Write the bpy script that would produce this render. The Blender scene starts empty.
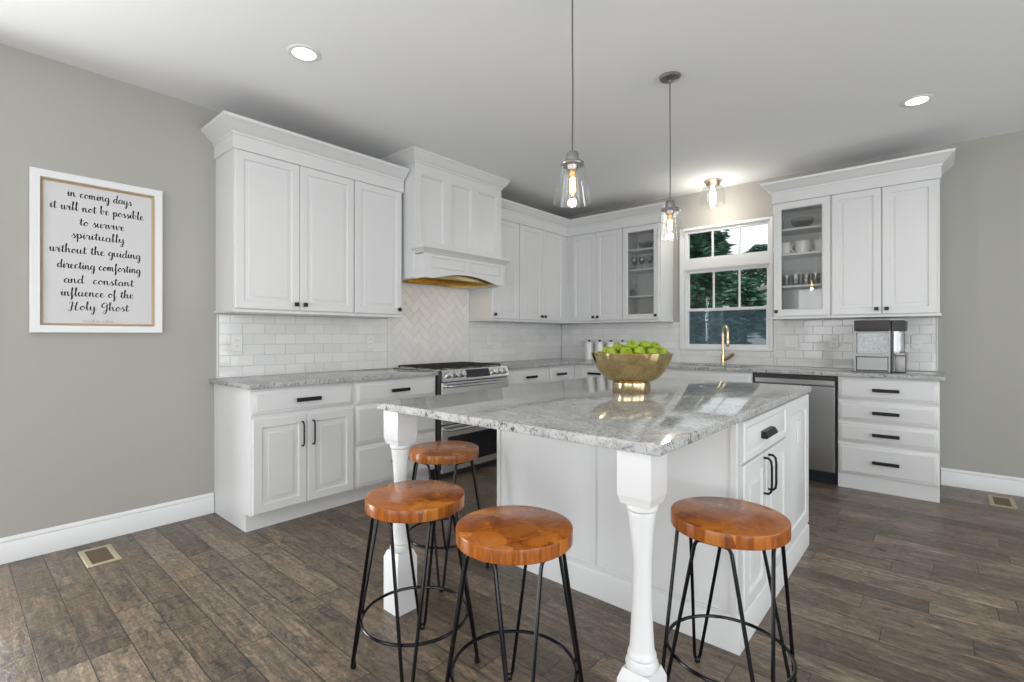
import bpy, bmesh, math, random
from mathutils import Vector, Matrix
random.seed(7)
S = bpy.context.scene
COL = S.collection
PI = math.pi
H = 2.7487          # ceiling height
CT = 0.914          # worktop height

# ---------------------------------------------------------------- camera
cam_d = bpy.data.cameras.new('camera')
cam = bpy.data.objects.new('camera', cam_d); COL.objects.link(cam)
cam.location = (3.7484, -5.3147, 1.2035)
cam.rotation_euler = (PI / 2, 0, math.radians(40.9167))
cam_d.sensor_fit = 'HORIZONTAL'; cam_d.sensor_width = 36.0
cam_d.lens = 36.0 * 493.3 / 1024.0
cam_d.shift_y = -4.96 / 1024.0
cam_d.clip_start = 0.05
S.camera = cam

# ---------------------------------------------------------------- world, light, exposure
S.view_settings.view_transform = 'Standard'
S.view_settings.look = 'None'
S.view_settings.gamma = 1.0
S.view_settings.use_curve_mapping = False
S.view_settings.exposure = 0.0
w = bpy.data.worlds.new('world'); S.world = w; w.use_nodes = True
bg = w.node_tree.nodes['Background']
bg.inputs[0].default_value = (0.93, 0.965, 1.0, 1); bg.inputs[1].default_value = 1.35

def area(name, loc, rot, sx, sy, power, color=(1, 1, 1)):
    d = bpy.data.lights.new(name, 'AREA'); d.shape = 'RECTANGLE'; d.size = sx; d.size_y = sy
    d.energy = power; d.color = color
    o = bpy.data.objects.new(name, d); COL.objects.link(o); o.location = loc; o.rotation_euler = rot
    return o
# daylight coming in through the windows and glazed doors of the rest of the room (all behind or beside the camera), plus one added fill
area('daylight_patio_door', (-0.35, -5.80, 1.15), (0, -PI / 2, 0), 2.1, 1.2, 120, (0.97, 0.985, 1.0))
area('daylight_rear_windows', (3.4, -8.75, 1.35), (PI / 2, 0, 0), 4.4, 2.1, 122, (0.97, 0.985, 1.0))
area('daylight_side_windows', (7.25, -3.6, 1.4), (0, PI / 2, 0), 2.2, 4.4, 122, (0.95, 0.975, 1.0))
area('added_fill_side_rear', (7.25, -7.05, 1.4), (0, PI / 2, 0), 2.0, 1.9, 85, (0.95, 0.975, 1.0))  # added fill to brighten the left base cabinets, through an invented window

# ---------------------------------------------------------------- mesh helpers
class MB:
    """collects shapes, then links them as ONE mesh object"""
    def __init__(self): self.bm = bmesh.new()
    def box(self, x0, x1, y0, y1, z0, z1, bev=0, seg=1, mat=0, M=None):
        xs = sorted((x0, x1)); ys = sorted((y0, y1)); zs = sorted((z0, z1))
        bm = self.bm
        v = [bm.verts.new((x, y, z)) for x in xs for y in ys for z in zs]
        F = [(0, 1, 3, 2), (4, 6, 7, 5), (0, 4, 5, 1), (2, 3, 7, 6), (0, 2, 6, 4), (1, 5, 7, 3)]
        fs = [bm.faces.new([v[i] for i in f]) for f in F]
        for f in fs: f.material_index = mat
        if bev > 0:
            es = list({e for f in fs for e in f.edges})
            r = bmesh.ops.bevel(bm, geom=es, offset=bev, segments=seg, affect='EDGES', profile=0.5)
            v = list({q for f in r['faces'] for q in f.verts} | {q for q in v if q.is_valid})
            for f in r['faces']: f.material_index = mat
        if M is not None:
            for q in v: q.co = M @ q.co
        return self
    def rings(self, ringlist, cap0=True, cap1=True, closed=True):
        bm = self.bm; R = [[bm.verts.new(p) for p in r] for r in ringlist]
        n = len(R[0])
        for a, b in zip(R[:-1], R[1:]):
            for i in range(n if closed else n - 1):
                j = (i + 1) % n
                bm.faces.new((a[i], a[j], b[j], b[i]))
        if cap0: bm.faces.new(list(reversed(R[0])))
        if cap1: bm.faces.new(R[-1])
        return self
    def lathe(self, prof, c=(0, 0, 0), n=32, cap0=True, cap1=True):
        self.rings([[(c[0] + r * math.cos(2 * PI * k / n), c[1] + r * math.sin(2 * PI * k / n), c[2] + z)
                     for k in range(n)] for r, z in prof], cap0, cap1)
        return self
    def tube(self, pts, r, n=8, closed=False, caps=True):
        P = [Vector(p) for p in pts]; m = len(P); rr = r if isinstance(r, (list, tuple)) else [r] * m
        T = []
        for i in range(m):
            a = P[(i - 1) % m] if (closed or i > 0) else P[i]
            b = P[(i + 1) % m] if (closed or i < m - 1) else P[i]
            T.append((b - a).normalized())
        u = T[0].orthogonal().normalized(); R = []
        for i in range(m):
            u = (u - T[i] * u.dot(T[i])).normalized(); v = T[i].cross(u)
            R.append([P[i] + (u * math.cos(2 * PI * k / n) + v * math.sin(2 * PI * k / n)) * rr[i] for k in range(n)])
        if closed:
            R.append(R[0]); self.rings(R, False, False)
            bmesh.ops.remove_doubles(self.bm, verts=self.bm.verts[:], dist=1e-6)
        else:
            self.rings(R, caps, caps)
        return self
    def prism(self, poly, a, b, axis='z'):
        """polygon extruded from a to b; axis z: (x,y)  y: (x,z)  x: (y,z)"""
        def P(p, t):
            return {'z': (p[0], p[1], t), 'y': (p[0], t, p[1]), 'x': (t, p[0], p[1])}[axis]
        self.rings([[P(p, a) for p in poly], [P(p, b) for p in poly]])
        return self
    def slab(self, outer, holes, z0, z1):
        bm = self.bm; es = []
        for loop in [outer] + holes:
            v = [bm.verts.new((p[0], p[1], z0)) for p in loop]
            es += [bm.edges.new((v[i], v[(i + 1) % len(v)])) for i in range(len(v))]
        r = bmesh.ops.triangle_fill(bm, edges=es, use_beauty=True)
        fs = [g for g in r['geom'] if isinstance(g, bmesh.types.BMFace)]
        e = bmesh.ops.extrude_face_region(bm, geom=fs)
        for q in e['geom']:
            if isinstance(q, bmesh.types.BMVert): q.co.z = z1
        return self
    def sphere(self, c, rx, ry=None, rz=None, n=16, m=10):
        ry = ry or rx; rz = rz or rx
        self.rings([[(c[0] + rx * math.sin(PI * j / m) * math.cos(2 * PI * k / n),
                      c[1] + ry * math.sin(PI * j / m) * math.sin(2 * PI * k / n),
                      c[2] - rz * math.cos(PI * j / m)) for k in range(n)] for j in range(1, m)])
        return self
    def sweep(self, path, prof, inner=0.0):
        """profile (offset to the right of the path, z) along an open xy path, mitred"""
        P = [Vector((p[0], p[1])) for p in path]; m = len(P); R = []
        for i in range(m):
            ns = []
            if i > 0: d = (P[i] - P[i - 1]).normalized(); ns.append(Vector((d.y, -d.x)))
            if i < m - 1: d = (P[i + 1] - P[i]).normalized(); ns.append(Vector((d.y, -d.x)))
            nn = ns[0] if len(ns) == 1 else (ns[0] + ns[1]) / (1 + ns[0].dot(ns[1]))
            R.append([(P[i].x + nn.x * o, P[i].y + nn.y * o, z) for o, z in prof])
        self.rings(R)
        return self
    def panel(self, x0, x1, z0, z1, yb, yf, rings):
        """a door or drawer front: back at yb, front towards -y at yf; rings = (inset, recess)"""
        def rect(i, y): return [(x0 + i, y, z0 + i), (x1 - i, y, z0 + i), (x1 - i, y, z1 - i), (x0 + i, y, z1 - i)]
        self.rings([rect(0, yb)] + [rect(i, yf + d) for i, d in rings])
        return self
    def build(self, name, mat, parent=None, sharp=35, smooth=True):
        bm = self.bm
        bmesh.ops.recalc_face_normals(bm, faces=bm.faces[:])
        me = bpy.data.meshes.new(name); bm.to_mesh(me); bm.free()
        for x in (mat if isinstance(mat, (list, tuple)) else [mat]): me.materials.append(x)
        if smooth:
            me.shade_smooth(); me.set_sharp_from_angle(angle=math.radians(sharp))
        o = bpy.data.objects.new(name, me); COL.objects.link(o)
        if parent: o.parent = parent
        return o

def thing(name, label, cat, loc=(0, 0, 0), rz=0, group=None):
    o = bpy.data.objects.new(name, None); COL.objects.link(o); o.empty_display_size = 0.05
    o.location = loc; o.rotation_euler = (0, 0, rz)
    return tag(o, label, cat, group)
def tag(o, label, cat, group=None):
    o['label'] = label; o['category'] = cat
    if group: o['group'] = group
    return o
def struct(o): o['kind'] = 'structure'; return o
def copy_tree(o, parent=None):
    c = o.copy(); COL.objects.link(c)
    if parent is not None: c.parent = parent
    for ch in list(o.children): copy_tree(ch, c)
    return c

# ---------------------------------------------------------------- materials
def mat(name, col=(0.8, 0.8, 0.8), rough=0.5, metal=0.0, **k):
    m = bpy.data.materials.new(name); m.use_nodes = True
    b = m.node_tree.nodes['Principled BSDF']
    b.inputs['Base Color'].default_value = (*col, 1); b.inputs['Roughness'].default_value = rough
    b.inputs['Metallic'].default_value = metal
    for q, v in k.items(): b.inputs[q.replace('_', ' ')].default_value = v
    return m
class NT:
    def __init__(s, m): s.m = m; s.t = m.node_tree; s.b = s.t.nodes.get('Principled BSDF')
    def n(s, typ, **k):
        q = s.t.nodes.new('ShaderNode' + typ)
        for a, v in k.items(): setattr(q, a, v)
        return q
    def l(s, a, b): s.t.links.new(a, b)
    def val(s, q, **k):
        for a, v in k.items(): q.inputs[a.replace('_', ' ')].default_value = v
        return q
    def coords(s, scale=(1, 1, 1), rot=(0, 0, 0), kind='Object'):
        tc = s.n('TexCoord'); mp = s.n('Mapping'); s.l(tc.outputs[kind], mp.inputs[0])
        mp.inputs['Scale'].default_value = scale; mp.inputs['Rotation'].default_value = rot
        return mp.outputs[0]
    def noise(s, vec, scale, detail=4, rough=0.5, dist=0.0):
        q = s.n('TexNoise'); s.l(vec, q.inputs['Vector'])
        q.inputs['Scale'].default_value = scale; q.inputs['Detail'].default_value = detail
        q.inputs['Roughness'].default_value = rough; q.inputs['Distortion'].default_value = dist
        return q.outputs['Fac']
    def ramp(s, fac, stops):
        q = s.n('ValToRGB'); s.l(fac, q.inputs[0]); e = q.color_ramp.elements
        while len(e) < len(stops): e.new(0.5)
        for el, (p, c) in zip(e, stops): el.position = p; el.color = (*c, 1) if len(c) == 3 else c
        return q.outputs[0]
    def mix(s, fac, a, b, mode='MIX'):
        q = s.n('MixRGB', blend_type=mode)
        for i, v in enumerate((fac, a, b)):
            if hasattr(v, 'links'): s.l(v, q.inputs[i])
            elif i == 0: q.inputs[0].default_value = v
            else: q.inputs[i].default_value = (*v, 1)
        return q.outputs[0]
    def math(s, op, a, b=0.0):
        q = s.n('Math', operation=op)
        for i, v in enumerate((a, b)):
            if hasattr(v, 'links'): s.l(v, q.inputs[i])
            else: q.inputs[i].default_value = v
        return q.outputs[0]
    def bump(s, h, strength=0.2, dist=0.01):
        q = s.n('Bump'); q.inputs['Strength'].default_value = strength; q.inputs['Distance'].default_value = dist
        s.l(h, q.inputs['Height']); s.l(q.outputs[0], s.b.inputs['Normal']); return q

M = {}
M['white'] = mat('white_painted_wood', (0.70, 0.705, 0.705), 0.32)
M['trim'] = mat('white_trim_paint', (0.76, 0.765, 0.77), 0.35)
M['ceil'] = mat('ceiling_paint', (0.86, 0.87, 0.875), 0.9)
M['black'] = mat('black_metal', (0.006, 0.006, 0.008), 0.22, 0.5)
M['pull'] = mat('black_hardware', (0.010, 0.010, 0.011), 0.42, 0.3)
M['steel'] = mat('stainless_steel', (0.50, 0.505, 0.51), 0.27, 1.0)
M['chrome'] = mat('brushed_nickel', (0.34, 0.33, 0.315), 0.28, 1.0)
M['range_steel'] = mat('polished_range_steel', (0.66, 0.66, 0.66), 0.24, 1.0)
M['brass'] = mat('polished_brass', (0.66, 0.54, 0.34), 0.20, 1.0)
M['gold'] = mat('gold_lip', (0.62, 0.46, 0.25), 0.4, 0.5)
M['iron'] = mat('cast_iron', (0.02, 0.02, 0.02), 0.6, 0.2)
M['ovenglass'] = mat('oven_glass', (0.008, 0.009, 0.012), 0.06)
M['display'] = mat('display_glass', (0.018, 0.021, 0.026), 0.10)
M['plastic'] = mat('white_plastic', (0.78, 0.78, 0.77), 0.35)
M['ceramic'] = mat('white_ceramic', (0.82, 0.81, 0.79), 0.2)
M['dark'] = mat('dark_plastic', (0.03, 0.03, 0.032), 0.3)
M['grey'] = mat('dark_grey_band', (0.035, 0.033, 0.032), 0.5)
M['grout'] = mat('grout', (0.56, 0.56, 0.555), 0.9)
M['paper'] = mat('white_paper', (0.62, 0.62, 0.63), 0.6)
M['ink'] = mat('black_ink', (0.015, 0.015, 0.016), 0.7)
M['greyink'] = mat('grey_ink', (0.30, 0.30, 0.31), 0.7)
M['beige'] = mat('tan_register_metal', (0.42, 0.36, 0.24), 0.5, 0.1)
M['registerdark'] = mat('register_grille', (0.16, 0.12, 0.075), 0.5, 0.2)
M['stem'] = mat('apple_stem', (0.05, 0.03, 0.012), 0.7)
M['slot'] = mat('socket_slot', (0.25, 0.25, 0.25), 0.6)
M['navy'] = mat('black_toe', (0.012, 0.018, 0.035), 0.35)
M['cord'] = mat('grey_fabric_cord', (0.10, 0.10, 0.10), 0.7)

def wall_mat():
    m = mat('greige_wall_paint', (0.39, 0.383, 0.357), 0.75); t = NT(m)
    t.bump(t.noise(t.coords(), 180, 3), 0.04, 0.002); return m
M['wall'] = wall_mat()

def tile_mat():
    m = mat('glazed_white_tile', (0.76, 0.76, 0.75), 0.08); t = NT(m)
    oi = t.n('NewGeometry'); 
    c = t.ramp(oi.outputs['Random Per Island'], [(0, (0.735, 0.74, 0.73)), (1, (0.80, 0.80, 0.79))])
    t.l(c, t.b.inputs['Base Color'])
    t.bump(t.noise(t.coords(), 14, 2), 0.12, 0.004); return m
M['tile'] = tile_mat()

def floor_mat():
    m = mat('scraped_hardwood', (0.1, 0.08, 0.06), 0.38); t = NT(m)
    tc = t.n('TexCoord'); sp = t.n('SeparateXYZ'); t.l(tc.outputs['Object'], sp.inputs[0])
    RH = 0.1285
    ys = t.math('ADD', sp.outputs[1], 4.70 + RH * 50)
    row = t.math('FLOOR', t.math('DIVIDE', ys, RH))
    wn = t.n('TexWhiteNoise', noise_dimensions='1D'); t.l(row, wn.inputs['W'])
    xs = t.math('ADD', sp.outputs[0], t.math('MULTIPLY', wn.outputs['Value'], 7.3))
    cb = t.n('CombineXYZ'); t.l(xs, cb.inputs[0]); t.l(ys, cb.inputs[1])
    br = t.n('TexBrick', offset=0.0, offset_frequency=1, squash=1.0, squash_frequency=1)
    t.l(cb.outputs[0], br.inputs['Vector'])
    t.val(br, Scale=1.0, Mortar_Size=0.0020, Mortar_Smooth=0.3, Bias=0.0, Brick_Width=0.78, Row_Height=RH)
    br.inputs['Color1'].default_value = (0.0, 0, 0, 1); br.inputs['Color2'].default_value = (1, 1, 1, 1)
    br.inputs['Mortar'].default_value = (0.5, 0.5, 0.5, 1)
    # per-plank tone
    tone = t.ramp(br.outputs['Color'], [(0, (0.088, 0.071, 0.053)), (0.35, (0.140, 0.115, 0.087)), (0.7, (0.172, 0.142, 0.109)), (1, (0.232, 0.194, 0.153))])
    # per-plank offset for the figure
    off = t.n('VectorMath', operation='ADD'); cc = t.n('CombineXYZ')
    t.l(t.math('MULTIPLY', br.outputs['Color'], 31.0), cc.inputs[2]); t.l(cb.outputs[0], off.inputs[0]); t.l(cc.outputs[0], off.inputs[1])
    mp = t.n('Mapping'); t.l(off.outputs[0], mp.inputs[0]); mp.inputs['Scale'].default_value = (1.7, 4.6, 1)
    grain = t.noise(mp.outputs[0], 4.2, 10, 0.70, 1.6)
    c1 = t.mix(1.0, tone, t.ramp(grain, [(0.26, (0.34, 0.335, 0.335)), (0.42, (0.76, 0.755, 0.74)), (0.56, (1.12, 1.10, 1.06)), (0.76, (1.95, 1.86, 1.70))]), 'MULTIPLY')
    mp2 = t.n('Mapping'); t.l(off.outputs[0], mp2.inputs[0]); mp2.inputs['Scale'].default_value = (1.5, 3.4, 1)
    smudge = t.noise(mp2.outputs[0], 3.4, 8, 0.70, 0.9)
    c2 = t.mix(t.ramp(smudge, [(0.53, (0, 0, 0)), (0.63, (0.72, 0.72, 0.72)), (0.72, (0.92, 0.92, 0.92))]), c1, (0.032, 0.033, 0.036))
    rust = t.noise(mp2.outputs[0], 2.3, 5, 0.65)
    c2 = t.mix(t.ramp(rust, [(0.50, (0, 0, 0)), (0.74, (0.50, 0.50, 0.50))]), c2, (0.155, 0.092, 0.055))
    mp3 = t.n('Mapping'); t.l(off.outputs[0], mp3.inputs[0]); mp3.inputs['Scale'].default_value = (5.0, 14.0, 1)
    fine = t.noise(mp3.outputs[0], 8, 6, 0.7, 0.6)
    c2 = t.mix(1.0, c2, t.ramp(fine, [(0.3, (0.56, 0.56, 0.56)), (0.5, (1, 1, 1)), (0.7, (1.55, 1.52, 1.47))]), 'MULTIPLY')
    mp4 = t.n('Mapping'); t.l(off.outputs[0], mp4.inputs[0]); mp4.inputs['Scale'].default_value = (0.9, 15.0, 1)
    streak = t.noise(mp4.outputs[0], 3.0, 6, 0.65, 0.5)
    c2 = t.mix(1.0, c2, t.ramp(streak, [(0.32, (0.62, 0.61, 0.60)), (0.5, (1, 1, 1)), (0.68, (1.42, 1.38, 1.34))]), 'MULTIPLY')
    scr = t.n('Mapping'); t.l(off.outputs[0], scr.inputs[0]); scr.inputs['Scale'].default_value = (14, 4, 1)
    scrape = t.noise(scr.outputs[0], 3.2, 4, 0.6, 0.4)
    c2 = t.mix(1.0, c2, (0.90, 0.86, 0.80), 'MULTIPLY')
    c3 = t.mix(br.outputs['Fac'], c2, (0.022, 0.018, 0.015))
    t.l(c3, t.b.inputs['Base Color'])
    rg = t.ramp(grain, [(0.2, (0.24, 0.24, 0.24)), (0.8, (0.38, 0.38, 0.38))]); t.l(rg, t.b.inputs['Roughness'])
    h = t.math('SUBTRACT', t.math('MULTIPLY', grain, 0.5), t.math('MULTIPLY', br.outputs['Fac'], 1.1))
    h = t.math('ADD', h, t.math('MULTIPLY', scrape, 0.75))
    t.bump(h, 0.8, 0.006)
    return m
M['floor'] = floor_mat()

def granite_mat(name, rough):
    m = mat(name, (0.6, 0.6, 0.58), rough); t = NT(m); v = t.coords()
    big = t.noise(t.coords((1, 1.5, 1), (0, 0, 0.5)), 4.5, 7, 0.66, 0.9)
    c = t.ramp(big, [(0.30, (0.34, 0.345, 0.34)), (0.48, (0.45, 0.455, 0.445)), (0.66, (0.56, 0.56, 0.54))])
    mid = t.noise(v, 55, 5, 0.75, 0.4)
    c = t.mix(t.ramp(mid, [(0.47, (0, 0, 0)), (0.62, (0.60, 0.60, 0.60))]), c, (0.24, 0.245, 0.245))
    cl = t.noise(t.coords((1, 1.9, 1), (0, 0, 0.45)), 7.5, 5, 0.65, 0.6)
    sp = t.noise(t.coords((1, 1.5, 1), (0, 0, 0.4)), 70, 4, 0.65)
    f = t.math('MULTIPLY', t.ramp(cl, [(0.40, (0, 0, 0)), (0.58, (1, 1, 1))]), t.ramp(sp, [(0.52, (0, 0, 0)), (0.60, (1, 1, 1))]))
    c = t.mix(f, c, (0.050, 0.052, 0.058))
    sp2 = t.noise(v, 160, 3, 0.6)
    c = t.mix(t.ramp(sp2, [(0.58, (0, 0, 0)), (0.68, (0.8, 0.8, 0.8))]), c, (0.12, 0.12, 0.125))
    t.l(c, t.b.inputs['Base Color']); return m
M['granite'] = granite_mat('polished_granite', 0.07)
M['granite_edge'] = granite_mat('honed_granite_edge', 0.55)
M['granite_edge'].node_tree.nodes['Principled BSDF'].inputs['Specular IOR Level'].default_value = 0.3
def edge_faces(bm):
    for f in bm.faces:
        f.normal_update(); f.material_index = 0 if abs(f.normal.z) > 0.9 else 1

def teak_mat(name, edge):
    m = mat(name, (0.4, 0.16, 0.05), 0.20); m.node_tree.nodes['Principled BSDF'].inputs['Specular IOR Level'].default_value = 0.32; t = NT(m)
    if edge:
        v = t.coords((1, 1, 0.12)); vo = t.n('TexVoronoi'); t.l(v, vo.inputs['Vector']); vo.inputs['Scale'].default_value = 17
        c0 = t.ramp(vo.outputs['Color'], [(0, (0.15, 0.035, 0.006)), (0.5, (0.32, 0.095, 0.015)), (1, (0.44, 0.165, 0.032))])
        g = t.noise(t.coords((1, 1, 0.10)), 70, 4, 0.6)
    else:
        v = t.coords((1, 1, 0.3)); wp = t.n('VectorMath', operation='ADD')
        nn = t.n('TexNoise'); t.l(v, nn.inputs['Vector']); nn.inputs['Scale'].default_value = 9; nn.inputs['Detail'].default_value = 3
        sc = t.n('VectorMath', operation='SCALE'); t.l(nn.outputs['Color'], sc.inputs[0]); sc.inputs['Scale'].default_value = 0.16
        t.l(v, wp.inputs[0]); t.l(sc.outputs[0], wp.inputs[1])
        vo = t.n('TexVoronoi'); t.l(wp.outputs[0], vo.inputs['Vector']); vo.inputs['Scale'].default_value = 12
        c0 = t.ramp(vo.outputs['Color'], [(0, (0.25, 0.060, 0.007)), (0.5, (0.40, 0.115, 0.011)), (1, (0.53, 0.185, 0.022))])
        g = t.noise(wp.outputs[0], 16, 6, 0.65, 0.8)
    c = t.mix(1.0, c0, t.ramp(g, [(0.3, (0.55, 0.50, 0.46)), (0.52, (1, 1, 1)), (0.75, (1.30, 1.32, 1.35))]), 'MULTIPLY')
    t.l(c, t.b.inputs['Base Color']); t.bump(g, 0.12, 0.003); return m
M['teak'] = teak_mat('teak_top', False); M['teakedge'] = teak_mat('teak_edge', True)

def apple_mat():
    m = mat('green_apple_skin', (0.3, 0.5, 0.02), 0.28); t = NT(m)
    n = t.noise(t.coords(), 28, 4, 0.6)
    t.l(t.ramp(n, [(0.3, (0.17, 0.26, 0.005)), (0.55, (0.27, 0.36, 0.008)), (0.8, (0.44, 0.49, 0.06))]), t.b.inputs['Base Color']); return m
M['apple'] = apple_mat()

def hammered_brass():
    m = mat('hammered_brass', (0.62, 0.46, 0.20), 0.13, 1.0); t = NT(m)
    n = t.noise(t.coords(), 9, 4, 0.6)
    t.l(t.ramp(n, [(0.3, (0.56, 0.41, 0.16)), (0.7, (0.76, 0.62, 0.34))]), t.b.inputs['Base Color'])
    t.bump(t.noise(t.coords((1, 1, 1)), 10, 1), 0.035, 0.008); return m
M['bowl'] = hammered_brass()

def glass_mat(name, tint=(0.97, 0.98, 0.98), refl=1.0, edge=0.0):
    """thin clear glass: straight-through light plus mirror reflection at the Fresnel rate"""
    m = bpy.data.materials.new(name); m.use_nodes = True; t = m.node_tree; t.nodes.clear()
    o = t.nodes.new('ShaderNodeOutputMaterial'); mx = t.nodes.new('ShaderNodeMixShader')
    tr = t.nodes.new('ShaderNodeBsdfTransparent'); tr.inputs[0].default_value = (*tint, 1)
    gl = t.nodes.new('ShaderNodeBsdfGlossy'); gl.inputs['Roughness'].default_value = 0.0
    lw = t.nodes.new('ShaderNodeLayerWeight'); lw.inputs[0].default_value = 0.5
    pw_ = t.nodes.new('ShaderNodeMath'); pw_.operation = 'POWER'; pw_.inputs[1].default_value = 5.0
    ma = t.nodes.new('ShaderNodeMath'); ma.operation = 'MULTIPLY_ADD'; ma.inputs[1].default_value = 0.85 * refl; ma.inputs[2].default_value = 0.04 * refl + edge
    ma.use_clamp = True
    t.links.new(lw.outputs['Facing'], pw_.inputs[0]); t.links.new(pw_.outputs[0], ma.inputs[0]); t.links.new(ma.outputs[0], mx.inputs[0])
    t.links.new(tr.outputs[0], mx.inputs[1]); t.links.new(gl.outputs[0], mx.inputs[2]); t.links.new(mx.outputs[0], o.inputs[0])
    return m
M['glass'] = glass_mat('clear_glass', (0.91, 0.915, 0.91)); M['pane'] = glass_mat('window_glass', (0.96, 0.98, 0.98), 0.2)
M['shade'] = glass_mat('clear_shade_glass', (0.95, 0.96, 0.96), 1.3, 0.03)
M['amberglass'] = glass_mat('amber_bulb_glass', (1.0, 0.90, 0.74), 1.0, 0.02)

def screen_mat():
    m = bpy.data.materials.new('insect_screen_mesh'); m.use_nodes = True; t = m.node_tree; t.nodes.clear()
    o = t.nodes.new('ShaderNodeOutputMaterial'); mx = t.nodes.new('ShaderNodeMixShader'); mx.inputs[0].default_value = 0.26
    tr = t.nodes.new('ShaderNodeBsdfTransparent'); df = t.nodes.new('ShaderNodeBsdfDiffuse'); df.inputs[0].default_value = (0.16, 0.22, 0.30, 1)
    t.links.new(tr.outputs[0], mx.inputs[1]); t.links.new(df.outputs[0], mx.inputs[2]); t.links.new(mx.outputs[0], o.inputs[0])
    return m
M['screen'] = screen_mat()
def emit(name, col, st):
    m = bpy.data.materials.new(name); m.use_nodes = True; b = m.node_tree.nodes['Principled BSDF']
    b.inputs['Base Color'].default_value = (*col, 1); b.inputs['Emission Color'].default_value = (*col, 1); b.inputs['Emission Strength'].default_value = st
    return m
M['filament'] = emit('glowing_filament', (1.0, 0.72, 0.36), 14)
M['bulbwhite'] = emit('lit_bulb', (1.0, 0.90, 0.74), 14)
M['led'] = emit('downlight_led', (1.0, 0.96, 0.90), 7)
M['hoodlamp'] = emit('hood_lamp', (1.0, 0.80, 0.45), 6)

def leaf_mat(name, a, b):
    m = mat(name, a, 0.6); t = NT(m); g = t.n('NewGeometry')
    t.l(t.ramp(g.outputs['Random Per Island'], [(0, a), (1, b)]), t.b.inputs['Base Color']); return m
M['needle'] = leaf_mat('evergreen_needles', (0.040, 0.110, 0.080), (0.165, 0.320, 0.215))
M['needle_light'] = leaf_mat('young_evergreen_needles', (0.05, 0.14, 0.05), (0.15, 0.30, 0.11))
M['bark'] = mat('bark', (0.06, 0.045, 0.035), 0.9)
M['grass'] = mat('lawn_grass', (0.10, 0.16, 0.05), 0.9)
def siding_mat():
    m = mat('lap_siding', (0.46, 0.46, 0.52), 0.7); t = NT(m)
    sp = t.n('SeparateXYZ'); t.l(t.coords(), sp.inputs[0])
    fr = t.math('FRACT', t.math('MULTIPLY', sp.outputs[2], 6.0))
    t.l(t.ramp(fr, [(0.0, (0.46, 0.45, 0.52)), (0.10, (0.74, 0.72, 0.80))]), t.b.inputs['Base Color']); return m
M['siding'] = siding_mat(); M['roof'] = mat('grey_shingles', (0.38, 0.34, 0.34), 0.9)

# ---------------------------------------------------------------- room shell
X1, Y1 = 6.9, -8.4      # far sides of the room, behind and right of the camera
struct(MB().box(-0.12, X1 + 0.12, Y1 - 0.12, 0.14, -0.12, 0).build('floor', M['floor'], smooth=False))
struct(MB().box(-0.12, X1 + 0.12, Y1 - 0.12, 0.14, H, H + 0.12).build('ceiling', M['ceil'], smooth=False))
def wall_with_holes(name, axis, t0, t1, a0, a1, holes):
    """axis 'x': the wall runs along x between y=t0..t1; holes = (a0,a1,z0,z1)"""
    mb = MB(); hs = sorted(holes); cur = a0
    def bx(p0, p1, z0, z1):
        if axis == 'x': mb.box(p0, p1, t0, t1, z0, z1)
        else: mb.box(t0, t1, p0, p1, z0, z1)
    for h in hs:
        if h[0] > cur: bx(cur, h[0], 0, H)
        if h[2] > 0: bx(h[0], h[1], 0, h[2])
        if h[3] < H: bx(h[0], h[1], h[3], H)
        cur = h[1]
    bx(cur, a1, 0, H)
    return struct(mb.build(name, M['wall'], smooth=False))
WX0, WX1, WZ0, WZ1 = 1.634, 2.50, 1.075, 2.345
wall_with_holes('wall_back', 'x', 0, 0.14, -0.12, X1 + 0.12, [(WX0, WX1, WZ0, WZ1)])
wall_with_holes('wall_left', 'y', -0.12, 0, Y1, 0, [(-6.55, -5.20, 0, 2.15)])
wall_with_holes('wall_right', 'y', X1, X1 + 0.12, Y1, 0, [(-8.0, -6.1, 0.4, 2.35), (-5.9, -3.8, 0.4, 2.35), (-3.4, -1.3, 0.4, 2.35)])  # the rearmost opening is added to let the extra fill in
wall_with_holes('wall_front', 'x', Y1 - 0.12, Y1, -0.12, X1 + 0.12, [(1.1, 3.2, 0.3, 2.35), (3.6, 5.7, 0.3, 2.35)])

def frame_bars(mb, axis, t0, t1, a0, a1, z0, z1, wd, nx=1, nz=1, bar=0.02):
    def bx(p0, p1, q0, q1, ins=0):
        if axis == 'x': mb.box(p0, p1, t0 + ins, t1 - ins, q0, q1)
        else: mb.box(t0 + ins, t1 - ins, p0, p1, q0, q1)
    bx(a0, a0 + wd, z0, z1); bx(a1 - wd, a1, z0, z1); bx(a0 + wd, a1 - wd, z0, z0 + wd); bx(a0 + wd, a1 - wd, z1 - wd, z1)
    for i in range(1, nx):
        c = a0 + wd + (a1 - a0 - 2 * wd) * i / nx; bx(c - bar / 2, c + bar / 2, z0 + wd, z1 - wd, 0.004)
    for i in range(1, nz):
        c = z0 + wd + (z1 - z0 - 2 * wd) * i / nz; bx(a0 + wd, a1 - wd, c - bar / 2, c + bar / 2, 0.005)
    return mb
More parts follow.
